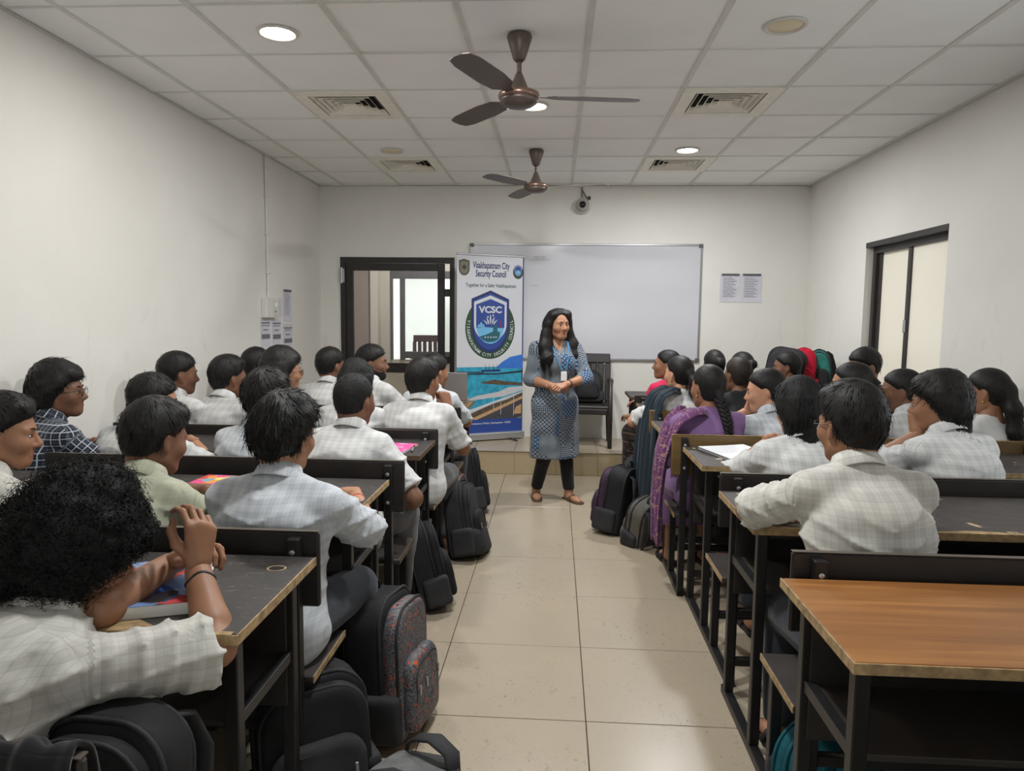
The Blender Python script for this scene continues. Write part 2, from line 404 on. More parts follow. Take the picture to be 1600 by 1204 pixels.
# corridor behind the door: walls, a far window and a white room beyond it
cw = MB().box(-3.2, -2.19, 9.3, 9.42, 0, CH).box(-2.19, -1.2, 9.3, 9.42, 0, .93).box(-2.19, -1.2, 9.3, 9.42, 2.1, CH).box(-1.2, .6, 9.3, 9.42, 0, CH)
struct('wall_corridor', cw, M_CORR)
struct('wall_corridor_side', MB().box(-3.2, -3.05, YB+T, 9.3, 0, CH).box(.5, .6, YB+T, 9.3, 0, CH), M_CORR2)
struct('trim_1', MB().box(-2.45, -2.35, 9.24, 9.3, 0, CH), mat('corridor_pillar', (202, 192, 180), .7))
struct('trim_2', MB().box(-3.05, -2.45, 9.27, 9.3, 0, CH), M_CORR2)
struct('ceiling_corridor', MB().box(-3.2, .6, YB+T, 9.42, CH-.1, CH), M_CORR)
struct('floor_corridor', MB().box(-3.2, .6, YB+T, 12.2, HP-.02, HP), M_FLOOR)
fw = MB()
for x0, x1 in ((-2.19, -2.165), (-2.065, -2.005), (-1.26, -1.2)): fw.box(x0, x1, 9.28, 9.34, .93, 2.0)
fw.box(-2.19, -1.2, 9.28, 9.34, 2.0, 2.1).box(-2.005, -1.26, 9.28, 9.34, .95, 1.04)
wf = struct('window_4', fw, mat('grey_window_frame', (88, 84, 84), .5, vary=.1))
MB().box(-2.005, -1.26, 9.305, 9.31, 1.04, 2.0).build('pane', M_GLASS, wf)
struct('wall_beyond', MB().box(-3.4, .8, 12.1, 12.2, 0, 2.6).box(-1.78, -1.68, 11.2, 12.1, 0, 2.6), mat('white_paint', (240, 238, 234), .7, vary=.02))
# ------------------------------------------------------------------ smooth solid modelling (distance fields turned into meshes)
def V3(*a): return np.array(a, float)
def nrm(v): return v/(np.linalg.norm(v)+1e-9)
class Field:
    def __init__(s, lo, hi, r):
        s.r = r; s.lo = np.array(lo, float)-2*r; n = np.ceil((np.array(hi, float)-s.lo)/r).astype(int)+3
        s.n = n; s.D = np.full(tuple(n), .25, np.float32)
        s.ax = [s.lo[i]+r*np.arange(n[i]) for i in range(3)]
    def sub(s, lo, hi):
        a = np.clip(((np.array(lo)-s.lo)/s.r).astype(int), 0, s.n-1); b = np.clip(((np.array(hi)-s.lo)/s.r).astype(int)+2, 1, s.n)
        sl = tuple(slice(a[i], b[i]) for i in range(3))
        return sl, s.ax[0][sl[0]][:, None, None], s.ax[1][sl[1]][None, :, None], s.ax[2][sl[2]][None, None, :]
    def grid(s): return s.ax[0][:, None, None], s.ax[1][None, :, None], s.ax[2][None, None, :]
    def put(s, sl, d, k, op):
        A = s.D[sl]; d = d.astype(np.float32)
        if op == 'add':
            h = np.maximum(k-np.abs(A-d), 0)/max(k, 1e-6); s.D[sl] = np.minimum(A, d)-h*h*k*.25
        else:
            d = -d; h = np.maximum(k-np.abs(A-d), 0)/max(k, 1e-6); s.D[sl] = np.maximum(A, d)+h*h*k*.25
    def cone(s, a, b, ra, rb, k=.02, flat=1.0, side=None, op='add', cap=False, capa=False):
        a, b = np.array(a, float), np.array(b, float); m = max(ra, rb)*max(1, flat)+k+2.5*s.r+.012
        sl, X, Y, Z = s.sub(np.minimum(a, b)-m, np.maximum(a, b)+m)
        if s.D[sl].size == 0: return
        ab = b-a; L = np.linalg.norm(ab)+1e-9; w = ab/L
        px, py, pz = X-a[0], Y-a[1], Z-a[2]
        tt = px*w[0]+py*w[1]+pz*w[2]; t = np.clip(tt, 0, L)
        r = ra+(rb-ra)*t/L
        if side is None:
            d = np.sqrt((px-w[0]*t)**2+(py-w[1]*t)**2+(pz-w[2]*t)**2)-r
        else:
            u = np.array(side, float); u = nrm(u-w*(u@w)); v = np.cross(w, u)
            qu = px*u[0]+py*u[1]+pz*u[2]; qv = px*v[0]+py*v[1]+pz*v[2]; qw = tt-t
            rv = r*flat; rw = np.minimum(r, rv)
            k0 = np.sqrt((qu/r)**2+(qv/rv)**2+(qw/rw)**2); k1 = np.sqrt((qu/r**2)**2+(qv/rv**2)**2+(qw/rw**2)**2)+1e-6
            d = k0*(k0-1)/k1
        if cap: d = np.maximum(d, tt-L)
        if capa: d = np.maximum(d, -tt)
        s.put(sl, d, k, op)
    def ell(s, c, R, k=.02, op='add', rot=None):
        c = np.array(c, float); m = max(R)+k+2.5*s.r+.012; sl, X, Y, Z = s.sub(c-m, c+m)
        if s.D[sl].size == 0: return
        x, y, z = X-c[0], Y-c[1], Z-c[2]
        if rot is not None:
            M = np.array(rot); x, y, z = (M[0, i]*x+M[1, i]*y+M[2, i]*z for i in range(3))
        k0 = np.sqrt((x/R[0])**2+(y/R[1])**2+(z/R[2])**2); k1 = np.sqrt((x/R[0]**2)**2+(y/R[1]**2)**2+(z/R[2]**2)**2)+1e-6
        s.put(sl, k0*(k0-1)/k1, k, op)
    def rbox(s, c, H, rad, k=.02, op='add', rot=None):
        c = np.array(c, float); H = np.array(H, float); m = np.linalg.norm(H)+k+2.5*s.r+.012; sl, X, Y, Z = s.sub(c-m, c+m)
        if s.D[sl].size == 0: return
        x, y, z = X-c[0]+0*Y+0*Z, Y-c[1]+0*X+0*Z, Z-c[2]+0*X+0*Y
        if rot is not None:
            M = np.array(rot); x, y, z = (M[0, i]*x+M[1, i]*y+M[2, i]*z for i in range(3))
        qx, qy, qz = np.abs(x)-H[0]+rad, np.abs(y)-H[1]+rad, np.abs(z)-H[2]+rad
        d = np.sqrt(np.maximum(qx, 0)**2+np.maximum(qy, 0)**2+np.maximum(qz, 0)**2)+np.minimum(np.maximum(qx, np.maximum(qy, qz)), 0)-rad
        s.put(sl, d, k, op)
    def mesh(s, smooth=1): return nets(s.D, s.lo, s.r, smooth)
OFF8 = np.array([(i, j, k) for i in (0, 1) for j in (0, 1) for k in (0, 1)])
def nets(D, lo, r, smooth=1):
    D = D.copy(); D[0] = D[-1] = .1; D[:, 0] = D[:, -1] = .1; D[:, :, 0] = D[:, :, -1] = .1
    S = D < 0; n = np.array(D.shape)
    cnt = np.zeros(tuple(n-1), np.int8)
    for o in OFF8: cnt += S[o[0]:n[0]-1+o[0], o[1]:n[1]-1+o[1], o[2]:n[2]-1+o[2]]
    I = np.argwhere((cnt > 0) & (cnt < 8))
    if len(I) == 0: return np.zeros((0, 3)), np.zeros((0, 4), int)
    val = np.stack([D[I[:, 0]+o[0], I[:, 1]+o[1], I[:, 2]+o[2]] for o in OFF8], 1)
    acc = np.zeros((len(I), 3)); c = np.zeros(len(I))
    for a in range(8):
        for b in range(a+1, 8):
            if np.abs(OFF8[a]-OFF8[b]).sum() != 1: continue
            va, vb = val[:, a], val[:, b]; q = (va < 0) != (vb < 0)
            t = np.where(q, va/np.where(q, va-vb, 1), 0)
            acc += q[:, None]*(OFF8[a]+t[:, None]*(OFF8[b]-OFF8[a])); c += q
    P = (I+acc/c[:, None])*r+lo
    idx = np.full(tuple(n-1), -1, np.int32); idx[I[:, 0], I[:, 1], I[:, 2]] = np.arange(len(I))
    Q = []
    for ax in range(3):
        sl0 = [slice(1, -1)]*3; sl1 = [slice(1, -1)]*3; sl0[ax] = slice(0, -1); sl1[ax] = slice(1, None)
        A, B = S[tuple(sl0)], S[tuple(sl1)]
        E = np.argwhere(A != B); sg = A[E[:, 0], E[:, 1], E[:, 2]]
        o = np.array([1, 1, 1]); o[ax] = 0; E = E+o
        u, v = (ax+1) % 3, (ax+2) % 3
        def cell(du, dv):
            e = E.copy(); e[:, u] += du; e[:, v] += dv; return idx[e[:, 0], e[:, 1], e[:, 2]]
        q = np.stack([cell(-1, -1), cell(0, -1), cell(0, 0), cell(-1, 0)], 1)
        q[~sg] = q[~sg][:, ::-1]; Q.append(q)
    Q = np.concatenate(Q); Q = Q[(Q >= 0).all(1)]
    for _ in range(smooth):
        s = np.zeros_like(P); k = np.zeros(len(P))
        for i in range(4):
            np.add.at(s, Q[:, i], P[Q[:, (i+1) % 4]]); np.add.at(k, Q[:, i], 1)
        P = P*.5+.5*s/np.maximum(k, 1)[:, None]
    return P, Q
def normals(P, Q):
    N = np.zeros_like(P); fn = np.cross(P[Q[:, 2]]-P[Q[:, 0]], P[Q[:, 3]]-P[Q[:, 1]])
    for i in range(4): np.add.at(N, Q[:, i], fn)
    return N/(np.linalg.norm(N, axis=1)[:, None]+1e-12)
def wav(p, f, seed):
    """cheap smooth noise from warped sines; p (...,3) -> about -1..1"""
    g = np.random.default_rng(seed); out = 0; q = p
    for i in range(3):
        A = g.normal(size=(3, 3)); A /= np.linalg.norm(A, axis=1)[:, None]; ph = g.uniform(0, 6.28, 3)
        s_ = np.sin(q @ (A.T*f)+ph); out = out+s_.mean(-1); q = q+s_*(.35/f)
    return out*.6
def to_mesh(name, parts, mats, smooth=True, uv=None):
    """parts: list of (P, Q, material index); quads or triangles given as (n,4)/(n,3) arrays"""
    me = bpy.data.meshes.new(name); P = np.concatenate([p[0] for p in parts]); nv = 0; loops = []; starts = []; tot = []; mi = []; ls = 0
    for p, q, m in parts:
        q = np.asarray(q); loops.append((q+nv).ravel()); k = q.shape[1]; starts.append(ls+k*np.arange(len(q))); tot.append(np.full(len(q), k)); mi.append(np.full(len(q), m)); ls += q.size; nv += len(p)
    loops = np.concatenate(loops).astype(np.int32); starts = np.concatenate(starts).astype(np.int32); mi = np.concatenate(mi).astype(np.int32)
    me.vertices.add(len(P)); me.vertices.foreach_set('co', P.astype(np.float32).ravel())
    me.loops.add(len(loops)); me.loops.foreach_set('vertex_index', loops)
    me.polygons.add(len(starts)); me.polygons.foreach_set('loop_start', starts)
    me.polygons.foreach_set('material_index', mi)
    me.update(calc_edges=True)
    me.polygons.foreach_set('use_smooth', np.full(len(starts), smooth))
    if uv is not None:
        l = me.uv_layers.new(name='UVMap'); l.data.foreach_set('uv', uv[loops].astype(np.float32).ravel())
    for m in mats: me.materials.append(m)
    me.validate(); return me
def rotm(yaw=0., pitch=0., roll=0.):
    """yaw>0 turns to the right (towards +x), pitch>0 bows forward, roll>0 tilts to the right"""
    cy, sy = math.cos(-yaw), math.sin(-yaw); cp, sp = math.cos(-pitch), math.sin(-pitch); cr, sr = math.cos(roll), math.sin(roll)
    Rz = np.array([[cy, -sy, 0], [sy, cy, 0], [0, 0, 1]]); Rx = np.array([[1, 0, 0], [0, cp, -sp], [0, sp, cp]]); Ry = np.array([[cr, 0, sr], [0, 1, 0], [-sr, 0, cr]])
    return Rz @ Rx @ Ry
# ------------------------------------------------------------------ people: heads, hair, hands, bodies, clothes
def skin_mat(name, c):
    m = mat(name, c, .5, spec=.35, vary=.10, vscale=14, bump=.05, bscale=220, Subsurface_Weight=.06, Subsurface_Scale=.01); return m
SKINS = [skin_mat('skin_brown', (148, 106, 80)), skin_mat('skin_deep', (120, 84, 64)), skin_mat('skin_tan', (168, 122, 94)), skin_mat('skin_light', (196, 146, 116))]
M_LIP = mat('lips', (128, 66, 60), .4); M_LIPSTICK = mat('lips_red', (150, 40, 48), .35)
M_EYE = mat('eye_white', (222, 216, 208), .2); M_IRIS = mat('eye_iris', (30, 18, 14), .15)
M_BROW = mat('eyebrow', (26, 20, 18), .8)
def hair_mat(name, c, rough=.42):
    m = bpy.data.materials.new(name); m.use_nodes = True; t = NT(m)
    n = t.noise(60, 3, .6); t.link(t.ramp(n, [(.3, tuple(v*.6 for v in lin(c))), (.75, tuple(v*1.5 for v in lin(c)))]), t.b.inputs['Base Color'])
    t.b.inputs['Roughness'].default_value = rough; t.b.inputs['Specular IOR Level'].default_value = .28
    t.bump(t.noise(140, 3, .6, None, .0, (1, 1, .25)), .5, .004); return m
M_HAIR = hair_mat('black_hair', (27, 25, 24), .52); M_HAIR2 = hair_mat('brown_black_hair', (44, 36, 31), .55); M_HAIRM = hair_mat('matte_black_hair', (24, 23, 23), .68)

HEADS = {}
def head_mesh(kind, hi=True):
    """head in its own frame: origin between the ears, +y the face, +z up"""
    key = (kind, hi)
    if key in HEADS: return HEADS[key]
    fem = kind == 'f'; w = .94 if fem else 1.0
    F = Field((-.11, -.13, -.17), (.11, .14, .15), .0052 if hi else .0090)
    F.ell((0, -.012, .042), (.076*w, .097, .086), .01)
    F.ell((0, .028, .0), (.066*w, .066, .085), .03)
    F.ell((0, -.030, -.012), (.063*w, .070, .074), .03)                                # back of the head down to the nape
    F.ell((0, .034, -.040), (.056*w, .056, .060), .025)
    F.ell((0, .070, -.083), (.024, .020, .019), .03)
    F.cone((-.05*w, .0, -.055), (-.02, .062, -.088), .018, .014, .03); F.cone((.05*w, .0, -.055), (.02, .062, -.088), .018, .014, .03)
    for s in (-1, 1):
        F.ell((s*.044*w, .058, -.016), (.024, .026, .022), .03)                       # cheekbone
        F.cone((s*.014, .086, .031), (s*.046*w, .074, .030), .010, .009, .014)          # brow
        F.ell((s*.032*w, .104, .010), (.019, .020, .013), .012, 'sub')                 # eye socket
        F.ell((s*.032*w, .0745, .010), (.0145, .0145, .0125), .004)                    # eyeball and lids
        M = rotm(-s*.35, -.05, 0)
        F.ell((s*.080*w, -.010, .000), (.008, .019, .032), .006, rot=M); F.ell((s*.087*w, -.004, .004), (.006, .010, .018), .006, 'sub', rot=M)
        F.ell((s*.077*w, -.004, -.026), (.007, .009, .010), .006)                      # lobe
        F.ell((s*.0125, .101, -.027), (.0085, .010, .008), .008)                       # nostril wing
    F.cone((0, .085, .026), (0, .109, -.018), .0085, .0115, .010); F.ell((0, .110, -.022), (.0115, .011, .0105), .008)
    F.cone((-.016, .086, -.047), (.016, .086, -.047), .0085, .0085, .008, flat=.8, side=(0, 1, 0)); F.cone((-.013, .085, -.058), (.013, .085, -.058), .0095, .0095, .008)
    F.cone((-.024, .098, -.0525), (.024, .098, -.0525), .0028, .0028, .004, op='sub')
    F.cone((0, -.022, -.04), (0, -.040, -.160), .052 if not fem else .044, .054 if not fem else .047, .03)
    P, Q = F.mesh(1)
    C = P[Q].mean(1); mi = np.zeros(len(Q), int)
    HEADS[key] = (P, Q, mi); return HEADS[key]
def face_bits(kind):
    """eyes and brows (P, Q, material) in the head frame: eye white 0, iris 1, brow 2"""
    w = .94 if kind == 'f' else 1.0; mb = [MB(), MB(), MB(), MB()]
    mb[3].tube([(-.025, .0835, -.0520), (-.012, .0920, -.0485), (0, .0940, -.0500), (.012, .0920, -.0485), (.025, .0835, -.0520)], [.0012, .0036, .0034, .0036, .0012], 8)
    mb[3].tube([(-.023, .0840, -.0535), (-.011, .0920, -.0575), (0, .0940, -.0590), (.011, .0920, -.0575), (.023, .0840, -.0535)], [.0012, .0042, .0048, .0042, .0012], 8)
    for s in (-1, 1):
        c = (s*.032*w, .0775, .010)
        mb[0].tube([(c[0]-.012, c[1]+.006, c[2]), (c[0], c[1]+.0115, c[2]), (c[0]+.012, c[1]+.006, c[2])], [.001, .0052, .001], 8)
        mb[1].lathe([(.0056, 0), (.0048, .0022), (.0001, .003)], 12, (c[0]+s*.001, c[1]+.0138, c[2]), 'y')
        mb[2].tube([(c[0]-.0135, c[1]+.006, c[2]+.002), (c[0], c[1]+.0135, c[2]+.0055), (c[0]+.0135, c[1]+.006, c[2]+.002)], [.0007, .0016, .0007], 6)
        mb[2].tube([(s*.012, .099, .030), (s*.028, .0955, .0365), (s*.046*w, .082, .033)], [.0018, .0026, .0008], 6)
    return mb

# ---- hair
def strands(P, N, n, length, seed, tang=.8, out=.35, grav=.3, curl=0., r=.0011, segs=4, crown=(0, -.05, .125), pick=None, freq=30., side=3, spread=.25, hug=.10, edge=None):
    g = np.random.default_rng(seed); idx = np.arange(len(P)) if pick is None else np.nonzero(pick)[0]
    if len(idx) == 0: return np.zeros((0, 3)), np.zeros((0, 4), int)
    I = g.choice(idx, n); p = P[I]+g.normal(size=(n, 3))*.002; nn = N[I]
    t = p-np.array(crown); t -= nn*(t*nn).sum(1)[:, None]; t /= np.linalg.norm(t, axis=1)[:, None]+1e-6
    d = tang*t+out*nn+g.normal(size=(n, 3))*spread; d[:, 2] -= grav; d /= np.linalg.norm(d, axis=1)[:, None]
    L = length*g.uniform(.6, 1.25, n)[:, None]/segs*np.clip(1.35-p[:, 1:2]*9, .35, 1)
    if edge is not None: L = L*np.clip(edge(p)/.04, .25, 1)[:, None]
    pts = [p-nn*.003]; q = p
    e1 = np.cross(d, nn); e1 /= np.linalg.norm(e1, axis=1)[:, None]+1e-6; e2 = np.cross(d, e1); ph = g.uniform(0, 6.28, n)[:, None]
    for k in range(1, segs+1):
        d[:, 2] -= grav*.45/segs*2; d -= nn*hug; d += .25*np.stack([wav(q, freq, seed+5), wav(q, freq, seed+6), wav(q, freq, seed+7)], 1)*(.6 if curl == 0 else .3)
        d /= np.linalg.norm(d, axis=1)[:, None]; q = q+d*L
        pts.append(q+curl*(np.cos(ph+k*1.7)*e1+np.sin(ph+k*1.7)*e2))
    m = segs+1; A = np.stack(pts, 1)                                                   # n,m,3
    T = np.gradient(A, axis=1); T /= np.linalg.norm(T, axis=2)[..., None]+1e-9
    U = np.cross(T, nn[:, None, :]); U /= np.linalg.norm(U, axis=2)[..., None]+1e-9; W = np.cross(T, U)
    rr = r*np.linspace(1.15, .25, m)[None, :, None]*np.ones((n, 1, 1))
    ring = np.stack([A+rr*(math.cos(2*PI*k/side)*U*1.6+math.sin(2*PI*k/side)*W) for k in range(side)], 2)   # n,m,side,3
    VP = ring.reshape(-1, 3); base = (np.arange(n)*m*side)[:, None, None]+(np.arange(m-1)*side)[None, :, None]+np.arange(side)[None, None, :]
    nx = (np.arange(n)*m*side)[:, None, None]+(np.arange(m-1)*side)[None, :, None]+((np.arange(side)+1) % side)[None, None, :]
    return VP, np.stack([base, nx, nx+side, base+side], -1).reshape(-1, 4)
def piecewise(z, pts):
    return np.interp(z, [p[0] for p in pts], [p[1] for p in pts])
HAIRS = {}
def hair_mesh(style, dens=1.0):
    key = (style, dens)
    if key in HAIRS: return HAIRS[key]
    seed = abs(hash(style)) % 997 if False else sum(ord(c) for c in style)
    big = {'curly': .14, 'long_open': .30, 'mop': .09, 'wavy': .09}.get(style.split('_')[0] if style != 'long_open' else style, .06)
    lowz = {'long_open': -.36, 'mop': -.16, 'braid': -.12, 'pulled': -.12, 'ponytail': -.12, 'bun': -.12, 'long_back': -.36, 'wavy': -.14, 'curly': -.17}.get(style, -.13)
    if style == 'long_open': big = .10
    F = Field((-.10-big, -.14-big, lowz), (.10+big, .13+big*.6, .15+big), (.0055 if style != 'curly' else .0065) if dens > .6 else .0080)
    X, Y, Z = F.grid(); t = {'crop': .010, 'short': .016, 'side': .020, 'mop': .034, 'wavy': .030, 'curly': .058, 'tousled': .028, 'flat': .020, 'cap': .018}.get(style, .013)
    ft = np.clip((Z+.075)/.10, .05, 1) if style not in ('mop', 'curly', 'wavy') else np.clip((Z+.16)/.12, .15, 1)
    top = 1.0+(.35 if style in ('side', 'tousled', 'short', 'wavy') else .1)*np.clip(Z/.1, 0, 1)
    # hairline: front limit y as a function of height, lower limit at the nape
    if style == 'curly': fl_ = [(-.17, -.03), (-.04, -.005), (.0, .03), (.035, .075), (.06, .13), (.25, .2)]
    elif style in ('mop', 'wavy'): fl_ = [(-.16, -.028), (-.05, -.012), (-.01, .010), (.03, .038), (.062, .088), (.085, .14), (.2, .2)]
    elif style in ('braid', 'pulled', 'ponytail', 'bun', 'long_open', 'long_back'): fl_ = [(-.14, -.045), (-.05, -.03), (-.02, -.018), (.03, .022), (.06, .062), (.085, .10), (.12, .2)]
    else: fl_ = [(-.14, -.05), (-.05, -.038), (-.032, -.030), (-.030, -.002), (.012, .014), (.04, .042), (.07, .088), (.085, .14), (.2, .2)]
    zl = {'crop': -.066, 'short': -.074, 'side': -.078, 'tousled': -.088, 'curly': -.135, 'mop': -.155, 'wavy': -.125, 'flat': -.078}.get(style, -.082)
    ed = np.minimum(piecewise(Z, fl_)-Y+0*X, Z-zl+0*X+0*Y)
    te = np.clip(ed/.045, .10, 1)**.8 if style in ('crop', 'short', 'side', 'tousled', 'flat', 'cap') else (np.ones_like(ed) if style == 'curly' else (np.clip(ed/.03, .35, 1) if style in ('mop', 'wavy') else np.clip(ed/.04, .12, 1)))
    edge = lambda q: np.minimum(piecewise(q[:, 2], fl_)-q[:, 1], q[:, 2]-zl)
    rx, ry, rz = .0755+t*ft*te*.78, .0975+t*ft*te*.95, .0865+t*top*te*1.15
    x, y, z = X, Y+.014, Z-.042
    k0 = np.sqrt((x/rx)**2+(y/ry)**2+(z/rz)**2); k1 = np.sqrt((x/rx**2)**2+(y/ry**2)**2+(z/rz**2)**2)+1e-6
    d = k0*(k0-1)/k1
    qx, qy, qz = .0635+t*ft*te*.6, .0705+t*ft*te*.75, .0760+0*te
    x, y, z = X, Y+.030, Z+.014
    k0 = np.sqrt((x/qx)**2+(y/qy)**2+(z/qz)**2); k1 = np.sqrt((x/qx**2)**2+(y/qy**2)**2+(z/qz**2)**2)+1e-6
    d_ = k0*(k0-1)/k1; h = np.maximum(.03-np.abs(d-d_), 0)/.03; d = np.minimum(d, d_)-h*h*.03*.25
    dn = np.sqrt((X/(.062+t*.6))**2+((Y+.035)/(.062+t*.75))**2)-1                    # nape column
    if style in ('mop', 'wavy'):
        nap = np.maximum(dn*.07, -(Z+(.135 if style == 'mop' else .115))); nap = np.maximum(nap, Z-.05); h = np.maximum(.04-np.abs(d-nap), 0)/.04; d = np.minimum(d, nap)-h*h*.01
    G = np.stack([X+0*Y+0*Z, Y+0*X+0*Z, Z+0*X+0*Y], -1)
    amp, fr = {'crop': (.0012, 60), 'short': (.003, 45), 'side': (.004, 38), 'tousled': (.007, 42), 'mop': (.007, 34), 'wavy': (.007, 36), 'curly': (.012, 52), 'flat': (.003, 40)}.get(style, (.0018, 50))
    near = np.abs(d) < .05; dd = np.zeros_like(d); dd[near] = wav(G[near]*np.array([1, 1, .7]), fr, seed); d = d+amp*dd
    if style in ('tousled', 'mop', 'curly', 'wavy'): dd[near] = wav(G[near], fr*2.2, seed+1); d = d+amp*.5*dd
    d = np.maximum(d, (Y-piecewise(Z, fl_))*.75)
    d = np.maximum(d, zl-Z+.012*np.abs(X)/.06)
    # room for the ears
    if style not in ('mop', 'curly', 'long_open', 'wavy'):
        e = np.sqrt(((Y+.006)/.024)**2+((Z+.002)/.036)**2)-1; e = np.maximum(e*.024, .058-np.abs(X)); d = np.maximum(d, -e)
    F.D = d.astype(np.float32)
    if style in ('side', 'tousled'):
        F.ell((.014, .046, .108), (.054, .036, .026), .03); F.ell((-.026, .036, .112), (.04, .040, .026), .03)
    if style == 'wavy': F.ell((.0, .060, .102), (.066, .034, .028), .03)
    if style == 'mop': F.ell((.0, .055, .102), (.07, .038, .028), .03)
    if style == 'bun': F.ell((0, -.125, .035), (.040, .034, .040), .012)
    if style in ('ponytail', 'long_back'): F.ell((0, -.112, .02), (.03, .03, .034), .02)
    if style == 'ponytail':
        pts = [(0, -.118, .02), (.0, -.150, -.03), (.0, -.152, -.10)]
        for a, b, ra, rb in zip(pts, pts[1:], (.026, .036), (.036, .034)): F.cone(a, b, ra, rb, .02)
    if style == 'long_back':
        pts = [(0, -.10, .03), (0, -.125, -.08), (0, -.13, -.20), (0, -.125, -.33)]
        for a, b, ra, rb in zip(pts, pts[1:], (.05, .062, .058), (.062, .058, .02)): F.cone(a, b, ra, rb, .03, .6, (1, 0, 0))
    if style == 'long_open':
        for s in (-1, 1):
            pts = [(s*.020, .035, .118), (s*.062, .035, .085), (s*.084, .012, .02), (s*.098, .0, -.06), (s*.125, .022, -.16), (s*.135, .060, -.25), (s*.120, .085, -.34 if s < 0 else -.30)]
            for a, b, ra, rb in zip(pts, pts[1:], (.018, .026, .032, .042, .055, .050), (.026, .032, .042, .055, .050, .012)): F.cone(a, b, ra, rb, .03, .8, (1, 0, 0))
        F.cone((0, -.08, .03), (0, -.10, -.25), .085, .125, .04, .5, (1, 0, 0))
        F.cone((0, .10, .055), (0, .12, -.05), .050, .062, .012, op='sub')
        g3 = np.abs(F.D) < .04; F.D[g3] += (.008*wav(G[g3]*np.array([1, 1, .35]), 34, 3)+.004*wav(G[g3]*np.array([1, 1, .3]), 80, 4)).astype(np.float32)
    P, Q = F.mesh(1 if style != 'curly' else 0)
    parts = [(P, Q)]; N = normals(P, Q); up = P[:, 2] > zl-.01
    n = lambda k: max(40, int(k*dens))
    if style == 'braid':
        mb = MB(); L = 26
        for s3 in range(3):
            pts = []
            for i in range(L*3):
                u = i/(L*3-1); a = u*2*PI*5+s3*2*PI/3; z = -.05-.36*u; r0 = .017*(1-.45*u)
                pts.append((r0*math.sin(a)*1.25+.012*u, -.112-.072*math.sin(min(1, u*2.0)*PI/2)+r0*.7*math.sin(2*a), z))
            mb.tube(pts, [.0165*(1-.5*i/(L*3)) for i in range(L*3)], 6)
        F2 = Field((-.05, -.16, -.10), (.05, -.05, .05), .006); F2.cone((0, -.085, .02), (0, -.118, -.06), .034, .022, .02); parts.append(F2.mesh(1))
        parts.append((np.array(mb.v), np.array([f for f in mb.f if len(f) == 4])))
        parts.append(strands(P, N, n(500), .05, seed, 1.0, .04, .1, r=.0009, crown=(0, .06, .10), spread=.08))
    elif style in ('pulled', 'bun', 'ponytail', 'long_back'):
        parts.append(strands(P, N, n(500), .055, seed, 1.0, .04, .15, r=.0009, crown=(0, .09, .11), spread=.08))
        if style in ('ponytail', 'long_back'): parts.append(strands(P, N, n(500), .12, seed+1, .1, .12, 1.2, r=.0012, pick=(P[:, 2] < .0) & (P[:, 1] < -.09), segs=5))
    elif style == 'long_open':
        parts.append(strands(P, N, n(700), .07, seed, 1.0, .05, .5, r=.0010, crown=(0, .03, .13), pick=(P[:, 2] > -.02) & (P[:, 1] < .03), spread=.10))
        parts.append(strands(P, N, n(2600), .12, seed+1, .1, .12, 1.2, r=.0013, pick=(P[:, 2] < .0) & ((P[:, 1] < .03) | (P[:, 2] < -.10)), segs=6, freq=22, spread=.14))
    elif style == 'curly':
        parts.append(strands(P, N, n(4000), .042, seed, .45, .65, .12, curl=.0075, r=.0009, segs=8, spread=.6, freq=60))
    elif style in ('mop', 'wavy'):
        parts.append(strands(P, N, n(1700), .070, seed, 1.0, .14, .35, r=.0013, segs=6, spread=.16, freq=28, edge=lambda q: edge(q)+.012))
    elif style == 'tousled':
        parts.append(strands(P, N, n(1800), .050, seed, 1.0, .20, .12, r=.0012, segs=5, spread=.24, freq=34, edge=edge))
    elif style == 'crop':
        parts.append(strands(P, N, n(900), .014, seed, .5, .6, .1, r=.0008, segs=2, spread=.4, edge=edge))
    else:
        parts.append(strands(P, N, n(1500), .038, seed, 1.0, .12, .2, r=.0010, segs=4, spread=.16, edge=edge))
    off = 0; PP = []; QQ = []
    for a, b in parts:
        if len(a) == 0: continue
        PP.append(a); QQ.append(np.asarray(b)+off); off += len(a)
    HAIRS[key] = (np.concatenate(PP), np.concatenate(QQ)); return HAIRS[key]

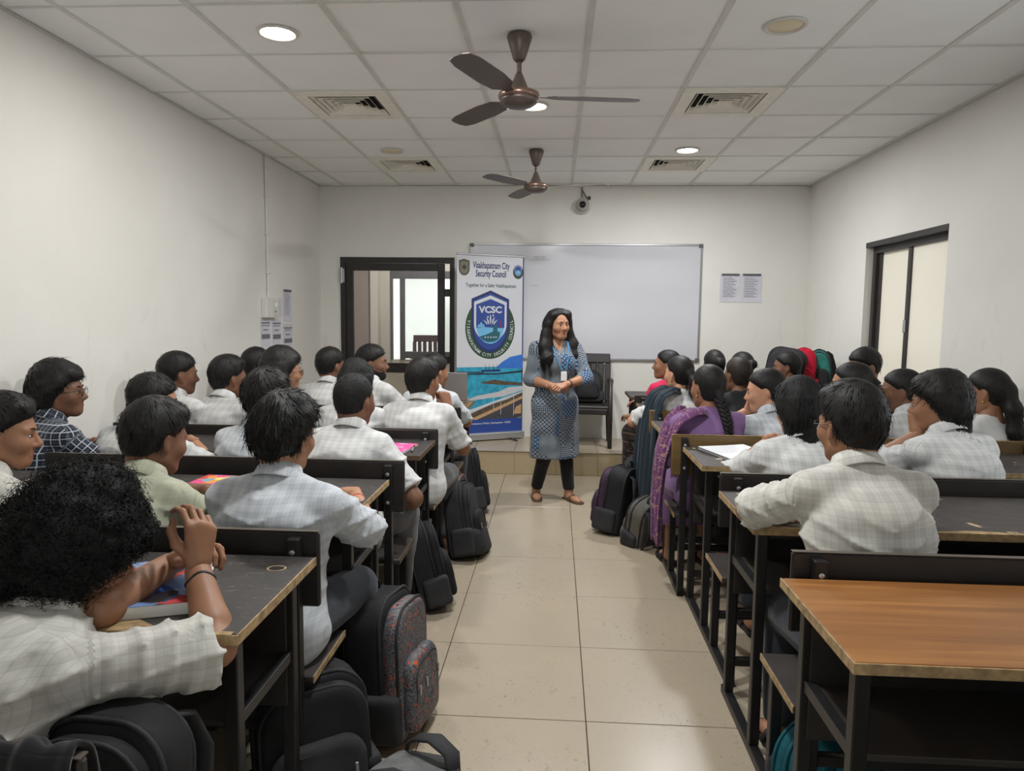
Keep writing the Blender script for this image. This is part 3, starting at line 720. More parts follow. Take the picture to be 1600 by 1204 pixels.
# ---- hands: wrist at the origin, fingers along +y, back of the hand +z; made as a right hand (thumb on -x)
HANDS = {}
def hand_mesh(pose, hi=True):
    key = (pose, hi)
    if key in HANDS: return HANDS[key]
    curl = {'flat': (.12, .18, .15), 'relaxed': (.35, .5, .35), 'fist': (1.25, 1.5, .9), 'hold': (.7, .8, .5), 'point': (1.2, 1.4, .8), 'clasp': (.55, 1.1, .5)}[pose]
    F = Field((-.10, -.05, -.10), (.09, .22, .06), .0042 if hi else .0070)
    F.cone((0, -.045, 0), (0, .01, 0), .026, .025, .02, .75, (1, 0, 0))
    kx = (-.030, -.010, .010, .028); ky = (.092, .096, .090, .080); ln = ((.042, .026, .021), (.046, .029, .022), (.043, .027, .021), (.034, .021, .018))
    for i in range(4):
        F.cone((kx[i]*.45, .012, 0), (kx[i], ky[i], .002), .0165, .0115, .014)
        p = V3(kx[i], ky[i], .0); a = 0.; sp = (i-1.5)*(.06 if pose != 'flat' else .05)
        c = curl if not (pose == 'point' and i == 0) else (.1, .12, .1)
        for j in range(3):
            a += c[j]*(1+.08*i); d = V3(math.sin(sp)*math.cos(a), math.cos(a), -math.sin(a)); q = p+d*ln[i][j]
            F.cone(p, q, .0092-.0008*j, .0084-.0009*j, .004); p = q
    if pose == 'fist': th = [(-.018, .02, -.006), (-.040, .052, -.022), (-.028, .076, -.040), (-.006, .084, -.046)]
    elif pose in ('hold', 'clasp'): th = [(-.016, .02, -.008), (-.042, .048, -.026), (-.050, .078, -.040), (-.040, .100, -.050)]
    else: th = [(-.016, .02, -.004), (-.046, .045, -.014), (-.064, .075, -.020), (-.072, .100, -.022)]
    for i, (a, b) in enumerate(zip(th, th[1:])): F.cone(a, b, (.0165, .0120, .0100)[i], (.0125, .0102, .0080)[i], .008)
    F.cone((.016, .012, -.006), (.026, .060, -.006), .014, .011, .012)
    HANDS[key] = F.mesh(1); return HANDS[key]

# ---- shirts
def cloth_mat(name, base, lines, kind='check', rough=.85, period=.040):
    m = bpy.data.materials.new(name); m.use_nodes = True; t = NT(m); MATS[name] = m
    uv = t.n.new('ShaderNodeUVMap'); sp = t.n.new('ShaderNodeSeparateXYZ'); t.link(uv.outputs[0], sp.inputs[0])
    u, v = sp.outputs[0], sp.outputs[1]
    def stripes(x, per, width, off=0.0):
        f = t.math('FRACT', t.math('ADD', t.math('DIVIDE', x, per), off)); return t.math('LESS_THAN', f, width)
    c = lin(base)
    if kind == 'check':
        a = t.math('ADD', stripes(u, period, .5), stripes(v, period, .5))
        b = t.math('MAXIMUM', stripes(u, period/3, .16), stripes(v, period/3, .13))
        col = t.mix(t.math('MULTIPLY', a, .15), c, lin(lines)); col = t.mix(t.math('MULTIPLY', b, .17), col, lin(lines))
    elif kind == 'windowpane':
        b = t.math('MAXIMUM', stripes(u, period, .13), stripes(v, period, .13)); b2 = t.math('MAXIMUM', stripes(u, period, .03, .5), stripes(v, period, .03, .5))
        col = t.mix(t.math('MAXIMUM', b, t.math('MULTIPLY', b2, .3)), c, lin(lines))
    elif kind == 'kurta':
        # patchwork of small blue, grey and white block prints
        vo = t.n.new('ShaderNodeTexVoronoi'); vo.inputs['Scale'].default_value = 7.0; vo.distance = 'CHEBYCHEV'; t.link(uv.outputs[0], vo.inputs['Vector'])
        hs = t.n.new('ShaderNodeSeparateColor'); t.link(vo.outputs['Color'], hs.inputs[0])
        d1 = t.math('ADD', u, v); d2 = t.math('SUBTRACT', u, v)
        ia = t.math('PINGPONG', d1, .017); ib = t.math('PINGPONG', d2, .017); ka = t.math('LESS_THAN', t.math('MAXIMUM', ia, ib), .0115); kb = t.math('LESS_THAN', t.math('MAXIMUM', ia, ib), .006)
        ikat = t.mix(ka, lin((44, 50, 64)), lin((160, 170, 178))); ikat = t.mix(kb, ikat, lin((64, 76, 96)))
        da = t.math('LESS_THAN', t.math('MAXIMUM', t.math('PINGPONG', u, .007), t.math('PINGPONG', v, .008)), .0048)
        dots = t.mix(da, lin((40, 46, 60)), lin((150, 160, 170))); dash = t.mix(stripes(v, .006, .5), lin((92, 100, 108)), lin((126, 134, 140)))
        bl = t.mix(t.math('LESS_THAN', t.math('MAXIMUM', ia, ib), .008), lin((58, 80, 110)), lin((140, 160, 176)))
        col = t.mix(t.math('GREATER_THAN', hs.outputs[0], .30), dash, dots); col = t.mix(t.math('GREATER_THAN', hs.outputs[0], .55), col, ikat); col = t.mix(t.math('GREATER_THAN', hs.outputs[0], .84), col, bl)
    elif kind == 'floral':
        vo = t.n.new('ShaderNodeTexVoronoi'); vo.inputs['Scale'].default_value = 26.0; t.link(uv.outputs[0], vo.inputs['Vector'])
        n = t.noise(40, 4, .7, uv.outputs[0], 1.5)
        col = t.mix(t.ramp(n, [(.54, (0, 0, 0)), (.60, (1, 1, 1))]), c, lin(lines))
    else:
        n = t.noise(9, 4); col = t.ramp(n, [(.3, tuple(q*.92 for q in c)), (.7, tuple(min(1, q*1.06) for q in c))])
    t.link(col, t.b.inputs['Base Color']); t.b.inputs['Roughness'].default_value = rough; t.b.inputs['Specular IOR Level'].default_value = .25
    t.b.inputs['Sheen Weight'].default_value = .15
    mp = t.n.new('ShaderNodeMapping'); mp.inputs['Scale'].default_value = (1, 2.2, 1); t.link(uv.outputs[0], mp.inputs[0])
    rn = t.n.new('ShaderNodeTexNoise'); rn.noise_type = 'RIDGED_MULTIFRACTAL'; rn.inputs['Scale'].default_value = 4.5; rn.inputs['Detail'].default_value = 2.5; rn.inputs['Distortion'].default_value = .5; t.link(mp.outputs[0], rn.inputs['Vector'])
    t.bump(t.math('MULTIPLY', rn.outputs['Fac'], .5), .55, .03)
    return m
W1 = cloth_mat('white_check_shirt', (208, 208, 206), (138, 140, 142))
W2 = cloth_mat('cool_white_check_shirt', (194, 198, 202), (128, 134, 142), period=.034)
W3 = cloth_mat('warm_white_check_shirt', (204, 202, 194), (138, 134, 126), period=.046)
OLIVE = cloth_mat('pale_olive_shirt', (176, 178, 156), (138, 140, 120), 'check')
NAVYCHK = cloth_mat('navy_windowpane_shirt', (34, 40, 54), (176, 182, 190), 'windowpane', period=.030)
PURPLE = cloth_mat('purple_cotton', (128, 96, 142), (0, 0, 0), 'plain'); SHAWL = cloth_mat('purple_floral_shawl', (104, 62, 108), (176, 132, 118), 'floral')
PINK = cloth_mat('crimson_cotton', (190, 26, 72), (0, 0, 0), 'plain'); BROWNF = cloth_mat('brown_floral_cloth', (30, 24, 22), (112, 84, 64), 'floral')
NAVY = cloth_mat('dark_teal_cloth', (26, 40, 50), (0, 0, 0), 'plain'); BLACKC = cloth_mat('black_cloth', (26, 26, 28), (0, 0, 0), 'plain')
TROU = cloth_mat('dark_slate_trousers', (44, 48, 56), (0, 0, 0), 'plain'); GREYT = cloth_mat('grey_trousers', (92, 92, 94), (0, 0, 0), 'plain')
KURTA = cloth_mat('blue_grey_block_print', (110, 120, 132), (0, 0, 0), 'kurta'); LEGGING = cloth_mat('black_leggings', (20, 20, 22), (0, 0, 0), 'plain')
WHITEC = cloth_mat('plain_white_cloth', (210, 210, 208), (0, 0, 0), 'plain')
M_SANDAL = mat('brown_sandal', (92, 72, 56), .6, vary=.1); M_SHOE = mat('black_sandal', (30, 28, 28), .6, vary=.1)
M_METALF = mat('spectacle_frame', (60, 52, 46), .3, .6); M_LENS = mat('spectacle_lens', (240, 244, 246), .02, Transmission_Weight=1.0, IOR=1.05)
M_STRAPB = mat('black_strap', (24, 24, 26), .5); M_RED = mat('red_thread', (190, 50, 30), .7); M_GOLD = mat('gold_metal', (200, 160, 80), .3, .8); M_YELLOW = mat('yellow_cloth', (214, 196, 40), .8)

def ik(a, c, l1, l2, hint):
    a, c = np.array(a, float), np.array(c, float); d = c-a; L = np.linalg.norm(d)
    if L > (l1+l2)*.995: c = a+d/L*(l1+l2)*.995; d = c-a; L = np.linalg.norm(d)
    x = (l1*l1-l2*l2+L*L)/(2*L); h = math.sqrt(max(l1*l1-x*x, 0)); w = d/L; q = np.array(hint, float)-a; q = nrm(q-w*(q@w))
    return a+w*x+q*h, c
def frame_from(y, z):
    y = nrm(np.array(y, float)); z = np.array(z, float); z = nrm(z-y*(y@z)); x = np.cross(y, z); return np.stack([x, y, z], 1)

def skeleton(k, T_):
    """joints of a seated (or standing) figure in its own frame: +y forward, floor at z=0"""
    sex = k.get('sex', 'm'); L = k.get('lean', .15); sd = k.get('side', 0.); tw = k.get('twist', 0.); hw = .153 if sex == 'm' else .145; hw *= k.get('wide', 1.)
    hz = k.get('hip_z', .545)
    def dr(a): return nrm(V3(math.sin(sd), math.sin(a)*math.cos(sd), math.cos(a)*math.cos(sd)))
    J = {}; J['pel'] = V3(0, 0, hz)
    J['waist'] = J['pel']+.17*T_*dr(L*.45); J['chest'] = J['waist']+.19*T_*dr(L*.9); J['neck'] = J['chest']+.17*T_*dr(L*1.2)
    J['head'] = J['neck']+.138*dr(L*.7+k.get('neckfwd', .12))+V3(0, .012, 0)
    sv = V3(math.cos(tw), -math.sin(tw), 0)
    for s, n in ((-1, 'L'), (1, 'R')):
        sh = k.get('shrug', 0.); J['sh'+n] = J['neck']-dr(L)*(.062-sh)+s*hw*sv
        J['hip'+n] = J['pel']+V3(s*.085, .02, -.01)
    return J, sv
def build_person(label, place, **k):
    """one person: an Empty with body, hair, clothes and small things as children"""
    sex = k.get('sex', 'm'); res = k.get('res', .012); T_ = k.get('T', 1.0); yaw = k.get('yaw', 0.); hs = k.get('head_size', 1.0)
    px = k.get('head_px'); hx, hy = place[0], place[1]
    stand = k.get('stand', False)
    ca, sa = math.cos(-yaw), math.sin(-yaw); R2 = np.array([[ca, -sa, 0], [sa, ca, 0], [0, 0, 1]])
    if px is not None:
        # measured seat: x and sitting height follow from where the photograph shows the head
        for _ in range(8):
            J, sv = skeleton(k, T_); hw_ = R2 @ J['head']; Yh = hy+hw_[1]
            tgt = at(px[0], px[1], Yh)-np.array([0, 0, .035]); T_ *= 1+np.clip((tgt[2]-J['head'][2])/.62, -.12, .12)*.7; T_ = min(max(T_, k.get('Tmin', .82)), k.get('Tmax', 1.16))
            hx = tgt[0]-hw_[0]
    J, sv = skeleton(k, T_)
    root = thing('person', label, 'person', (hx, hy, k.get('base_z', 0.)), -yaw, k.get('group'))
    wide = k.get('wide', 1.0)
    # ---- arms
    l1, l2 = .285*k.get('arm', 1.), .245*k.get('arm', 1.); arms = {}
    for s, n in ((-1, 'L'), (1, 'R')):
        h = k.get('hand'+n, (s*.09, .37, .868)); e = k.get('elbow'+n, (s*.50, .0, .66)); world = k.get('handsW', False)
        mm_ = k.get('arm'+n)
        if mm_ is not None:                                                           # measured elbow and wrist (pixel x, y and depth)
            loc_ = [R2.T @ (at(*q)-np.array([hx, hy, k.get('base_z', 0.)])) for q in mm_]
            el = J['sh'+n]+nrm(loc_[0]-J['sh'+n])*min(l1*1.08, max(l1*.9, np.linalg.norm(loc_[0]-J['sh'+n]))); wr = el+nrm(loc_[1]-el)*min(l2*1.08, max(l2*.85, np.linalg.norm(loc_[1]-el)))
        else: el, wr = ik(J['sh'+n], h, l1, l2, e)
        arms[n] = (J['sh'+n], el, wr)
    # ---- legs
    legs = {}
    for s, n in ((-1, 'L'), (1, 'R')):
        if stand: kn = J['hip'+n]+V3(s*.005, .012, -.40); an = V3(J['hip'+n][0]+s*.012+k.get('step'+n, (0, 0))[0], k.get('step'+n, (0, 0))[1], .075)
        else: kn = k.get('knee'+n, V3(s*.105, .40, .515)); an = k.get('ankle'+n, V3(s*.11, .36, .085))
        legs[n] = (J['hip'+n], np.array(kn), np.array(an))
    allp = [J[q] for q in J]+[p for a in arms.values() for p in a]+[p for a in legs.values() for p in a]
    lo, hi = np.min(allp, 0)-.18, np.max(allp, 0)+.18
    fx = .93 if sex == 'f' else 1.0
    def torso(F, o, loose=0.):
        kx = .03
        F.cone(J['pel']+V3(-.055, -.01, -.01), J['pel']+V3(.055, -.01, -.01), .112+o+loose, .112+o+loose, kx)
        F.cone(J['pel'], J['waist'], (.140*wide+o+loose), (.130*wide*fx+o+loose), kx, .76, (1, 0, 0))
        F.cone(J['waist'], J['chest'], (.130*wide*fx+o+loose), (.152*wide*fx+o+loose*.6), kx, .74, sv)
        F.cone(J['chest'], J['neck']-V3(0, .0, .075), (.152*wide*fx+o+loose*.6), .120*wide*fx+o, kx, .66, sv)
        F.cone(arms['L'][0]+V3(.01, 0, 0), arms['R'][0]-V3(.01, 0, 0), .050+o, .050+o, .035)
        for n in 'LR': F.cone(J['neck']+V3(0, .0, .012), arms[n][0]+V3(0, 0, .010), .036+o*.6, .044+o, .04)
        if sex == 'f':
            for s in (-1, 1): F.ell(J['chest']+V3(0, .085, .0)+s*.065*sv, (.062+o, .060+o, .062+o), .04)
    # ---- body
    near = res < .0105
    rb = .016 if res < .0105 else .024
    F = Field(lo, hi, rb); torso(F, -.006)
    F.cone(J['neck']-V3(0, 0, .03), J['head']+V3(0, -.03, -.03), .056*fx, .050*fx, .03)
    for n in 'LR':
        a, e, wv = arms[n]; F.cone(a, e, .048, .040, .02)
        h, kn, an = legs[n]; F.cone(h, kn, .078, .056, .03); F.cone(kn, an, .052, .036, .02)
    P, Q = F.mesh(1); parts = [(P, Q, 0)]
    for n in 'LR':                                                                    # forearms at a finer pitch
        a, e, wv = arms[n]; Fa = Field(np.minimum(e, wv)-.08, np.maximum(e, wv)+.08, .009 if near else .013)
        mid = e*.72+wv*.28; Fa.cone(a*.25+e*.75, e, .042, .041, .015); Fa.cone(e, mid, .041, .041, .015); Fa.cone(mid, wv, .040, .026, .015, .86, None); Fa.cone(mid, wv, .039, .0265, .012)
        parts.append((*Fa.mesh(1), 0))
    Rh = rotm(*[v-(yaw if i == 0 else 0) for i, v in enumerate(k.get('head', (0, 0, 0)))])
    near = res < .0105; hp, hq, hm = head_mesh(sex, near)
    def hw(P): return (P*hs) @ Rh.T+J['head']
    parts.append((hw(hp), hq, 0))
    hk = k.get('hands', ('relaxed', 'relaxed'))
    for i, n in enumerate('LR'):
        if hk[i] is None: continue
        a, e, wv = arms[n]; P, Q = hand_mesh(hk[i], near); s = 1 if n == 'R' else -1
        P = P*np.array([s, 1, 1]); Q = Q if s > 0 else Q[:, ::-1]
        d = nrm(wv-e); bend = k.get('wrist'+n)
        y = V3(d[0], d[1]+.05, min(d[2], -.02)) if bend is None else np.array(bend, float); M = frame_from(y, k.get('palm'+n, (0, 0, 1)))
        parts.append((P*(1. if sex == 'm' else .92) @ M.T+wv+nrm(y)*.012, Q, 0))
    if not k.get('shoes', True) or stand or k.get('feet', True):
        for n in 'LR':
            h, kn, an = legs[n]; Ff = Field(an-.2, an+.24, .010 if near else .020); fd = nrm(V3(*(k.get('toe'+n, (0, 1, 0)))))
            Ff.cone(an+V3(0, 0, .02), an+V3(0, 0, -.03), .037, .036, .02); Ff.cone(an-fd*.03+V3(0, 0, -.045), an+fd*.10+V3(0, 0, -.052), .032, .036, .02, .7, np.cross(fd, (0, 0, 1)))
            Ff.cone(an+fd*.10+V3(0, 0, -.052), an+fd*.15+V3(0, 0, -.058), .036, .026, .02, .55, np.cross(fd, (0, 0, 1)))
            parts.append((*Ff.mesh(1), 0))
    sk = SKINS[k.get('skin', 0)]
    obj('body', to_mesh('body', parts, [sk]), root)
    # ---- eyes and brows
    fb = face_bits(sex)
    if k.get('face', False):
        for mb, nm, mm in zip(fb, ('eye', 'iris', 'eyebrow', 'lips'), (M_EYE, M_IRIS, M_BROW, M_LIPSTICK if k.get('lipstick') else M_LIP)):
            v = hw(np.array(mb.v)); q = MB(); q.v = [tuple(p) for p in v]; q.f = mb.f; q.build(nm, mm, root, True)
    # ---- upper garment
    sl = k.get('sleeve', .85); shirt = k.get('shirt', W1); off = k.get('puff', .009)
    lo2, hi2 = lo.copy(), hi.copy(); lo2[2] = (J['pel'][2]-.20) if not stand else k.get('hem', .55)-.02
    Fs = Field(lo2, hi2, res); torso(Fs, off, .024 if not stand else .008)
    for n in 'LR':
        a, e, wv = arms[n]; f = sl
        if f <= 1.0:
            end = a+(e-a)*f; Fs.cone(a, end, .050+off, .047+off+.010*k.get('sleeve_flare', 1.), .03, cap=True)
        else:
            Fs.cone(a, e, .050+off, .046+off, .03); end = e+(wv-e)*(f-1); Fs.cone(e, end, .050+off, .040+off, .02, cap=True)
    if stand:
        hm_ = k.get('hem', .55); Fs.cone(J['pel'], V3(0, 0, hm_-.1), .190, .215, .05, .74, (1, 0, 0))
    Xg, Yg, Zg = Fs.grid(); hem = (J['pel'][2]-.135) if not stand else k.get('hem', .55)
    G = np.abs(Fs.D) < .03; idx = np.argwhere(G); pts = idx*res+Fs.lo; seed = int(abs(hx*977+hy*131)*10) % 9000
    wr_ = wav(pts*np.array([1, 1, 2.0]), 26, seed)*.0060+wav(pts*np.array([1.2, 1.2, .8]), 60, seed+1)*.0030
    ph = (pts[:, 2]*46+np.abs(pts[:, 0]-J['waist'][0])*14*math.copysign(1, math.sin(seed))+1.6*wav(pts, 9, seed+4)); st = -(1-np.abs(np.sin(ph)))**3*np.exp(-((pts[:, 2]-J['waist'][2]-.10)/.15)**2)*.013
    for n in 'LR':                                                                    # creases near the elbow and the armpit
        a_, e_, w_ = arms[n]; d_ = nrm(e_-a_); q_ = pts-a_; tt_ = q_ @ d_; rl_ = np.linalg.norm(q_-tt_[:, None]*d_, axis=1)
        st -= np.where(rl_ < .085, (1-np.abs(np.sin(tt_*55+2.2*wav(pts, 16, seed+9))))**3*.011*np.clip(tt_/.1, 0, 1), 0)
    if stand: st = np.sin(np.arctan2(pts[:, 0], pts[:, 1])*11+seed)*np.clip((J['pel'][2]+.1-pts[:, 2])/.4, 0, 1)*.007
    bk_ = pts[:, 1] < J['chest'][1]+(pts[:, 2]-J['chest'][2])*.3-.02
    if sex == 'm': st -= np.where(bk_, .0032/(1+np.exp(-(pts[:, 2]-J['neck'][2]+.105+.1*np.abs(pts[:, 0])*0)/.003)), 0)      # yoke seam
    Fs.D[G] += ((wr_+st)*k.get('wrinkle', 1.)).astype(np.float32)
    Fs.D = np.maximum(Fs.D, (hem-Zg)+0*Xg+0*Yg).astype(np.float32)
    ndir = nrm(J['head']-J['neck']+V3(0, .03, 0)); nb = J['neck']+ndir*.034
    Fs.cone(nb, nb+ndir*.16, .062*fx if sex == 'm' else .066, .075, .006, op='sub', capa=True)
    if sex == 'f' and k.get('vneck'): Fs.cone(J['neck']+V3(0, .06, .02), J['neck']+V3(0, .13, -.10), .045, .008, .01, op='sub')
    P, Q = Fs.mesh(1)
    # cloth coordinates: around and along the trunk, or around and along the sleeve
    u = np.arctan2(P[:, 0]-J['chest'][0], -(P[:, 1]-J['chest'][1]+.02))*.165; v = P[:, 2]*1.02
    u = np.where(P[:, 1] < J['chest'][1]+.02, P[:, 0]*1.02, u); UV = np.stack([u, v], 1)
    for n in 'LR':
        a, e, wv = arms[n]
        for p0, p1 in ((a, e), (e, wv)):
            d = nrm(p1-p0); L = np.linalg.norm(p1-p0); q = P-p0; t = q @ d; rad = q-t[:, None]*d; rl = np.linalg.norm(rad, axis=1); s = -1 if n == 'L' else 1
            m_ = (t > (.03 if p0 is a else -.01)) & (t < L+.05) & (rl < .095) & ((P[:, 0]-J['chest'][0])*s > .135*wide if p0 is a else True)
            e1 = nrm(np.cross(d, (0, 0, 1.))+1e-3); e2 = np.cross(d, e1); UV[m_] = np.stack([np.arctan2(rad[m_] @ e1, rad[m_] @ e2)*.062, t[m_]+(0 if p0 is a else .285)], 1)
    so = obj(k.get('shirt_name', 'shirt'), to_mesh('shirt', [(P, Q, 0)], [shirt], uv=UV), root)
    # ---- collar
    if k.get('collar', sex == 'm'):
        mb = MB(); nn = 28; e1 = nrm(np.cross(ndir, (1, 0, 0))); ex_ = np.cross(e1, ndir)
        rows = [(.066, -.02), (.0625, .012), (.060, .032), (.066, .035), (.0745, .012), (.083, -.016), (.081, -.020)]
        base = J['neck']+ndir*.022
        for r_, h_ in rows:
            for i in range(nn):
                an = 2*PI*i/nn; fr = max(0, math.cos(an)); dz = -.022*fr
                c = base+ndir*(h_+dz)+r_*fx*(1.02*math.sin(an)*ex_*-1+(1.0+.12*fr)*math.cos(an)*(-e1 if e1[1] < 0 else e1)); mb.v.append(tuple(c))
        for j in range(len(rows)-1):
            for i in range(nn):
                if i in (0, nn-1) : continue
                mb.f.append((j*nn+i, j*nn+(i+1) % nn, (j+1)*nn+(i+1) % nn, (j+1)*nn+i))
        cv = np.array(mb.v); me = to_mesh('collar', [(cv, np.array(mb.f), 0)], [shirt], uv=np.stack([np.tile(np.arange(nn)*.014, len(rows)), np.repeat(np.arange(len(rows))*.011, nn)], 1)); obj('collar', me, so)
    # ---- lower garment
    Ft = Field(lo, np.array([hi[0], hi[1], J['pel'][2]+.14]), .014 if near else .024); tr = k.get('trousers', TROU); to = k.get('trouser_ease', .014)
    Ft.cone(J['pel']+V3(-.055, -.01, -.01), J['pel']+V3(.055, -.01, -.01), .113, .113, .03)
    for n in 'LR':
        h, kn, an = legs[n]; Ft.cone(h, kn, .080+to, .058+to, .03); Ft.cone(kn, kn*(1-k.get('leg_len', .92))+an*k.get('leg_len', .92), .056+to, .040+to*1.4, .02, cap=True)
    Gt = np.abs(Ft.D) < .03; pt = np.argwhere(Gt)*Ft.r+Ft.lo; Ft.D[Gt] += (wav(pt, 34, 77)*.004).astype(np.float32)
    if k.get('skirt'):
        hem2 = k['skirt']; Ft.cone((legs['L'][1]+legs['R'][1])/2+V3(0, 0, .0), V3(0, legs['L'][2][1]+.02, hem2-.05), .15, .19, .06, .6, (1, 0, 0)); Ft.cone(J['pel']+V3(0, .1, 0), (legs['L'][1]+legs['R'][1])/2, .16, .15, .05, .7, (1, 0, 0))
        Ft.D = np.maximum(Ft.D, hem2-Ft.grid()[2]+0*Ft.D).astype(np.float32)
    P, Q = Ft.mesh(1); obj(k.get('trouser_name', 'trousers'), to_mesh('trousers', [(P, Q, 0)], [tr], uv=P[:, [0, 2]]), root)
    # ---- footwear
    if k.get('feet', True):
        for n in 'LR':
            an = legs[n][2]; fd = nrm(V3(*(k.get('toe'+n, (0, 1, 0))))); sx = np.cross(fd, (0, 0, 1)); mb = MB()
            sole = [(-.062, .026), (-.05, .034), (0, .034), (.06, .040), (.12, .044), (.165, .036), (.185, .014)]
            ring = [(a, b) for a, b in sole]+[(a, -b) for a, b in sole[::-1]]; n0 = len(ring)
            for z in (.0, .022):
                for a, b in ring: c = an+fd*a+sx*b; mb.v.append((c[0], c[1], an[2]-.085+z+.0005))
            mb.f += [tuple(range(n0))[::-1], tuple(range(n0, 2*n0))]+[(i, (i+1) % n0, n0+(i+1) % n0, n0+i) for i in range(n0)]
            so_ = mb.build('sandal', k.get('shoe_mat', M_SHOE), root)
            st_ = MB()
            for a, h_ in ((.05, .052), (.10, .040)):
                c = an+fd*a+V3(0, 0, -.085); st_.tube([c-sx*.044+V3(0, 0, .012), c-sx*.030+V3(0, 0, h_*.95), c+V3(0, 0, h_+.016), c+sx*.030+V3(0, 0, h_*.95), c+sx*.044+V3(0, 0, .012)], .014, 6, flat=(fd, .25))
            st_.build('strap', k.get('shoe_mat', M_SHOE), so_, True)
    # ---- hair
    P, Q = hair_mesh(k.get('hair', 'short'), k.get('dens', .45)); obj('hair', to_mesh('hair', [(hw(P*np.array([k.get('hair_flip', 1), 1, 1])), Q, 0)], [k.get('hair_mat', M_HAIR)]), root)
    # ---- extras
    if k.get('beard'):
        Fb = Field((-.1, -.05, -.13), (.1, .12, .02), .005); w_ = 1.0
        Fb.ell((0, .034, -.040), (.0590, .0595, .0625), .02); Fb.ell((0, .028, .0), (.0690, .0690, .0880), .02); Fb.ell((0, .070, -.083), (.027, .024, .022), .03); Fb.cone((-.052, .0, -.055), (-.02, .062, -.088), .020, .017, .03); Fb.cone((.052, .0, -.055), (.02, .062, -.088), .020, .017, .03)
        Xb, Yb, Zb = Fb.grid(); lim = np.where(np.abs(Xb)+0*Yb >.040, .0, -.034)-.0*Xb; Fb.D = np.maximum(Fb.D, Zb-lim).astype(np.float32); Fb.cone((-.018, .10, -.053), (.018, .10, -.053), .012, .012, .005, op='sub')
        P, Q = Fb.mesh(1); obj('beard', to_mesh('beard', [(hw(P), Q, 0)], [M_HAIRM]), root)
    if k.get('glasses'):
        mb = MB(); ln = MB()
        for s in (-1, 1):
            ring = [(s*.032+.023*math.cos(a), .106-.10*abs(.023*math.cos(a)*s+.0)*.2, .008+.019*math.sin(a)) for a in np.linspace(0, 2*PI, 17)]
            mb.tube(ring, .0014, 5, False); mb.tube([(s*.055, .104, .014), (s*.074, .06, .014), (s*.083, -.005, .012), (s*.083, -.02, .0)], .0015, 5)
            ln.add(ring[:-1], [tuple(range(16))])
        mb.tube([(-.010, .107, .014), (0, .110, .017), (.010, .107, .014)], .0014, 5)
        for q, nm, mm in ((mb, 'glasses_frame', M_METALF), (ln, 'lens', M_LENS)):
            q.v = [tuple(p) for p in hw(np.array(q.v))]
            go = q.build(nm, mm, root if nm == 'glasses_frame' else go, nm == 'glasses_frame')
    for n, (mm, rr, nm) in k.get('wristband', {}).items():
        a, e, wv = arms[n]; d = nrm(wv-e); c = wv-d*.035; e1 = nrm(np.cross(d, (0, 0, 1.)+d*.01)); e2 = np.cross(d, e1)
        MB().tube([c+(.031*math.cos(t)*e1+.030*math.sin(t)*e2)+d*.004*math.sin(3*t) for t in np.linspace(0, 2*PI, 25)], rr, 6, False).build(nm, mm, root, True)
    for s in k.get('earrings', ()):
        c = hw(np.array([[s*.080*.94, -.004, -.036]]))[0]; MB().lathe([(.001, .006), (.005, .003), (.005, -.004), (.001, -.008)], 10, tuple(c)).build('earring', M_GOLD, root, True)
    return root, J, arms, hw
# ------------------------------------------------------------------ desks with attached benches
def desk_top_material(name, c, edge, worn):
    m = bpy.data.materials.new(name); m.use_nodes = True; t = NT(m); MATS[name] = m
    n1 = t.noise(3.0, 5, .6); n2 = t.noise(42, 7, .8, None, 1.5, (.5, 1.6, 1)); n3 = t.noise(6.5, 5, .62, None, .8)
    col = t.ramp(n1, [(.3, lin(tuple(v*.82 for v in c))), (.7, lin(tuple(min(255, v*1.22) for v in c)))])
    col = t.mix(t.math('MULTIPLY', t.ramp(n2, [(.56, (0, 0, 0)), (.66, (1, 1, 1))]), .50), col, lin((150, 140, 132)))
    if worn: col = t.mix(t.ramp(n3, [(worn, (0, 0, 0)), (worn+.012, (1, 1, 1))]), col, lin(edge))
    t.link(col, t.b.inputs['Base Color']); t.link(t.ramp(n1, [(.3, (.38,)*3), (.7, (.6,)*3)]), t.b.inputs['Roughness']); t.bump(n2, .12, .004)
    return m
def wood_material(name, c0, c1, scale=1.0):
    m = bpy.data.materials.new(name); m.use_nodes = True; t = NT(m); MATS[name] = m
    g = t.noise(9*scale, 6, .65, None, .6, (.12, 1.6, 1)); g2 = t.noise(60*scale, 4, .6, None, .3, (.04, 1.5, 1))
    col = t.ramp(g, [(.30, lin(c0)), (.52, lin(tuple((a+b)/2 for a, b in zip(c0, c1)))), (.72, lin(c1))]); col = t.mix(t.math('MULTIPLY', g2, .35), col, lin(tuple(v*.6 for v in c0)))
    t.link(col, t.b.inputs['Base Color']); t.b.inputs['Roughness'].default_value = .38; t.bump(g2, .05, .003); return m
M_DESK = desk_top_material('scratched_black_top', (46, 42, 40), (188, 166, 130), .0)
M_DESKW = desk_top_material('peeling_black_top', (54, 48, 45), (190, 168, 130), .63)
M_WOOD = wood_material('orange_wood_top', (132, 82, 38), (190, 132, 72)); M_BROWNW = wood_material('brown_wood_panel', (104, 82, 50), (142, 114, 70), .6)
M_PLY = mat('raw_ply_edge', (158, 132, 94), .75, vary=.45, vscale=36); M_DPLY = mat('dark_ply_edge', (84, 64, 44), .7, vary=.25, vscale=30)
M_PANEL = mat('black_panel', (40, 36, 34), .42, vary=.28, vscale=9, bump=.05, bscale=30); M_STEEL = mat('black_steel', (32, 31, 31), .4, .2, vary=.3, vscale=14)
M_SEAT = mat('dark_seat_board', (54, 49, 46), .5, vary=.25, vscale=7, bump=.05); M_BOLT = mat('zinc_bolt', (182, 182, 180), .35, .8)
DN, DF, DZ, PZ0, PZ1, SZ = .41, .93, .83, .662, .885, .45
LEGM = {}
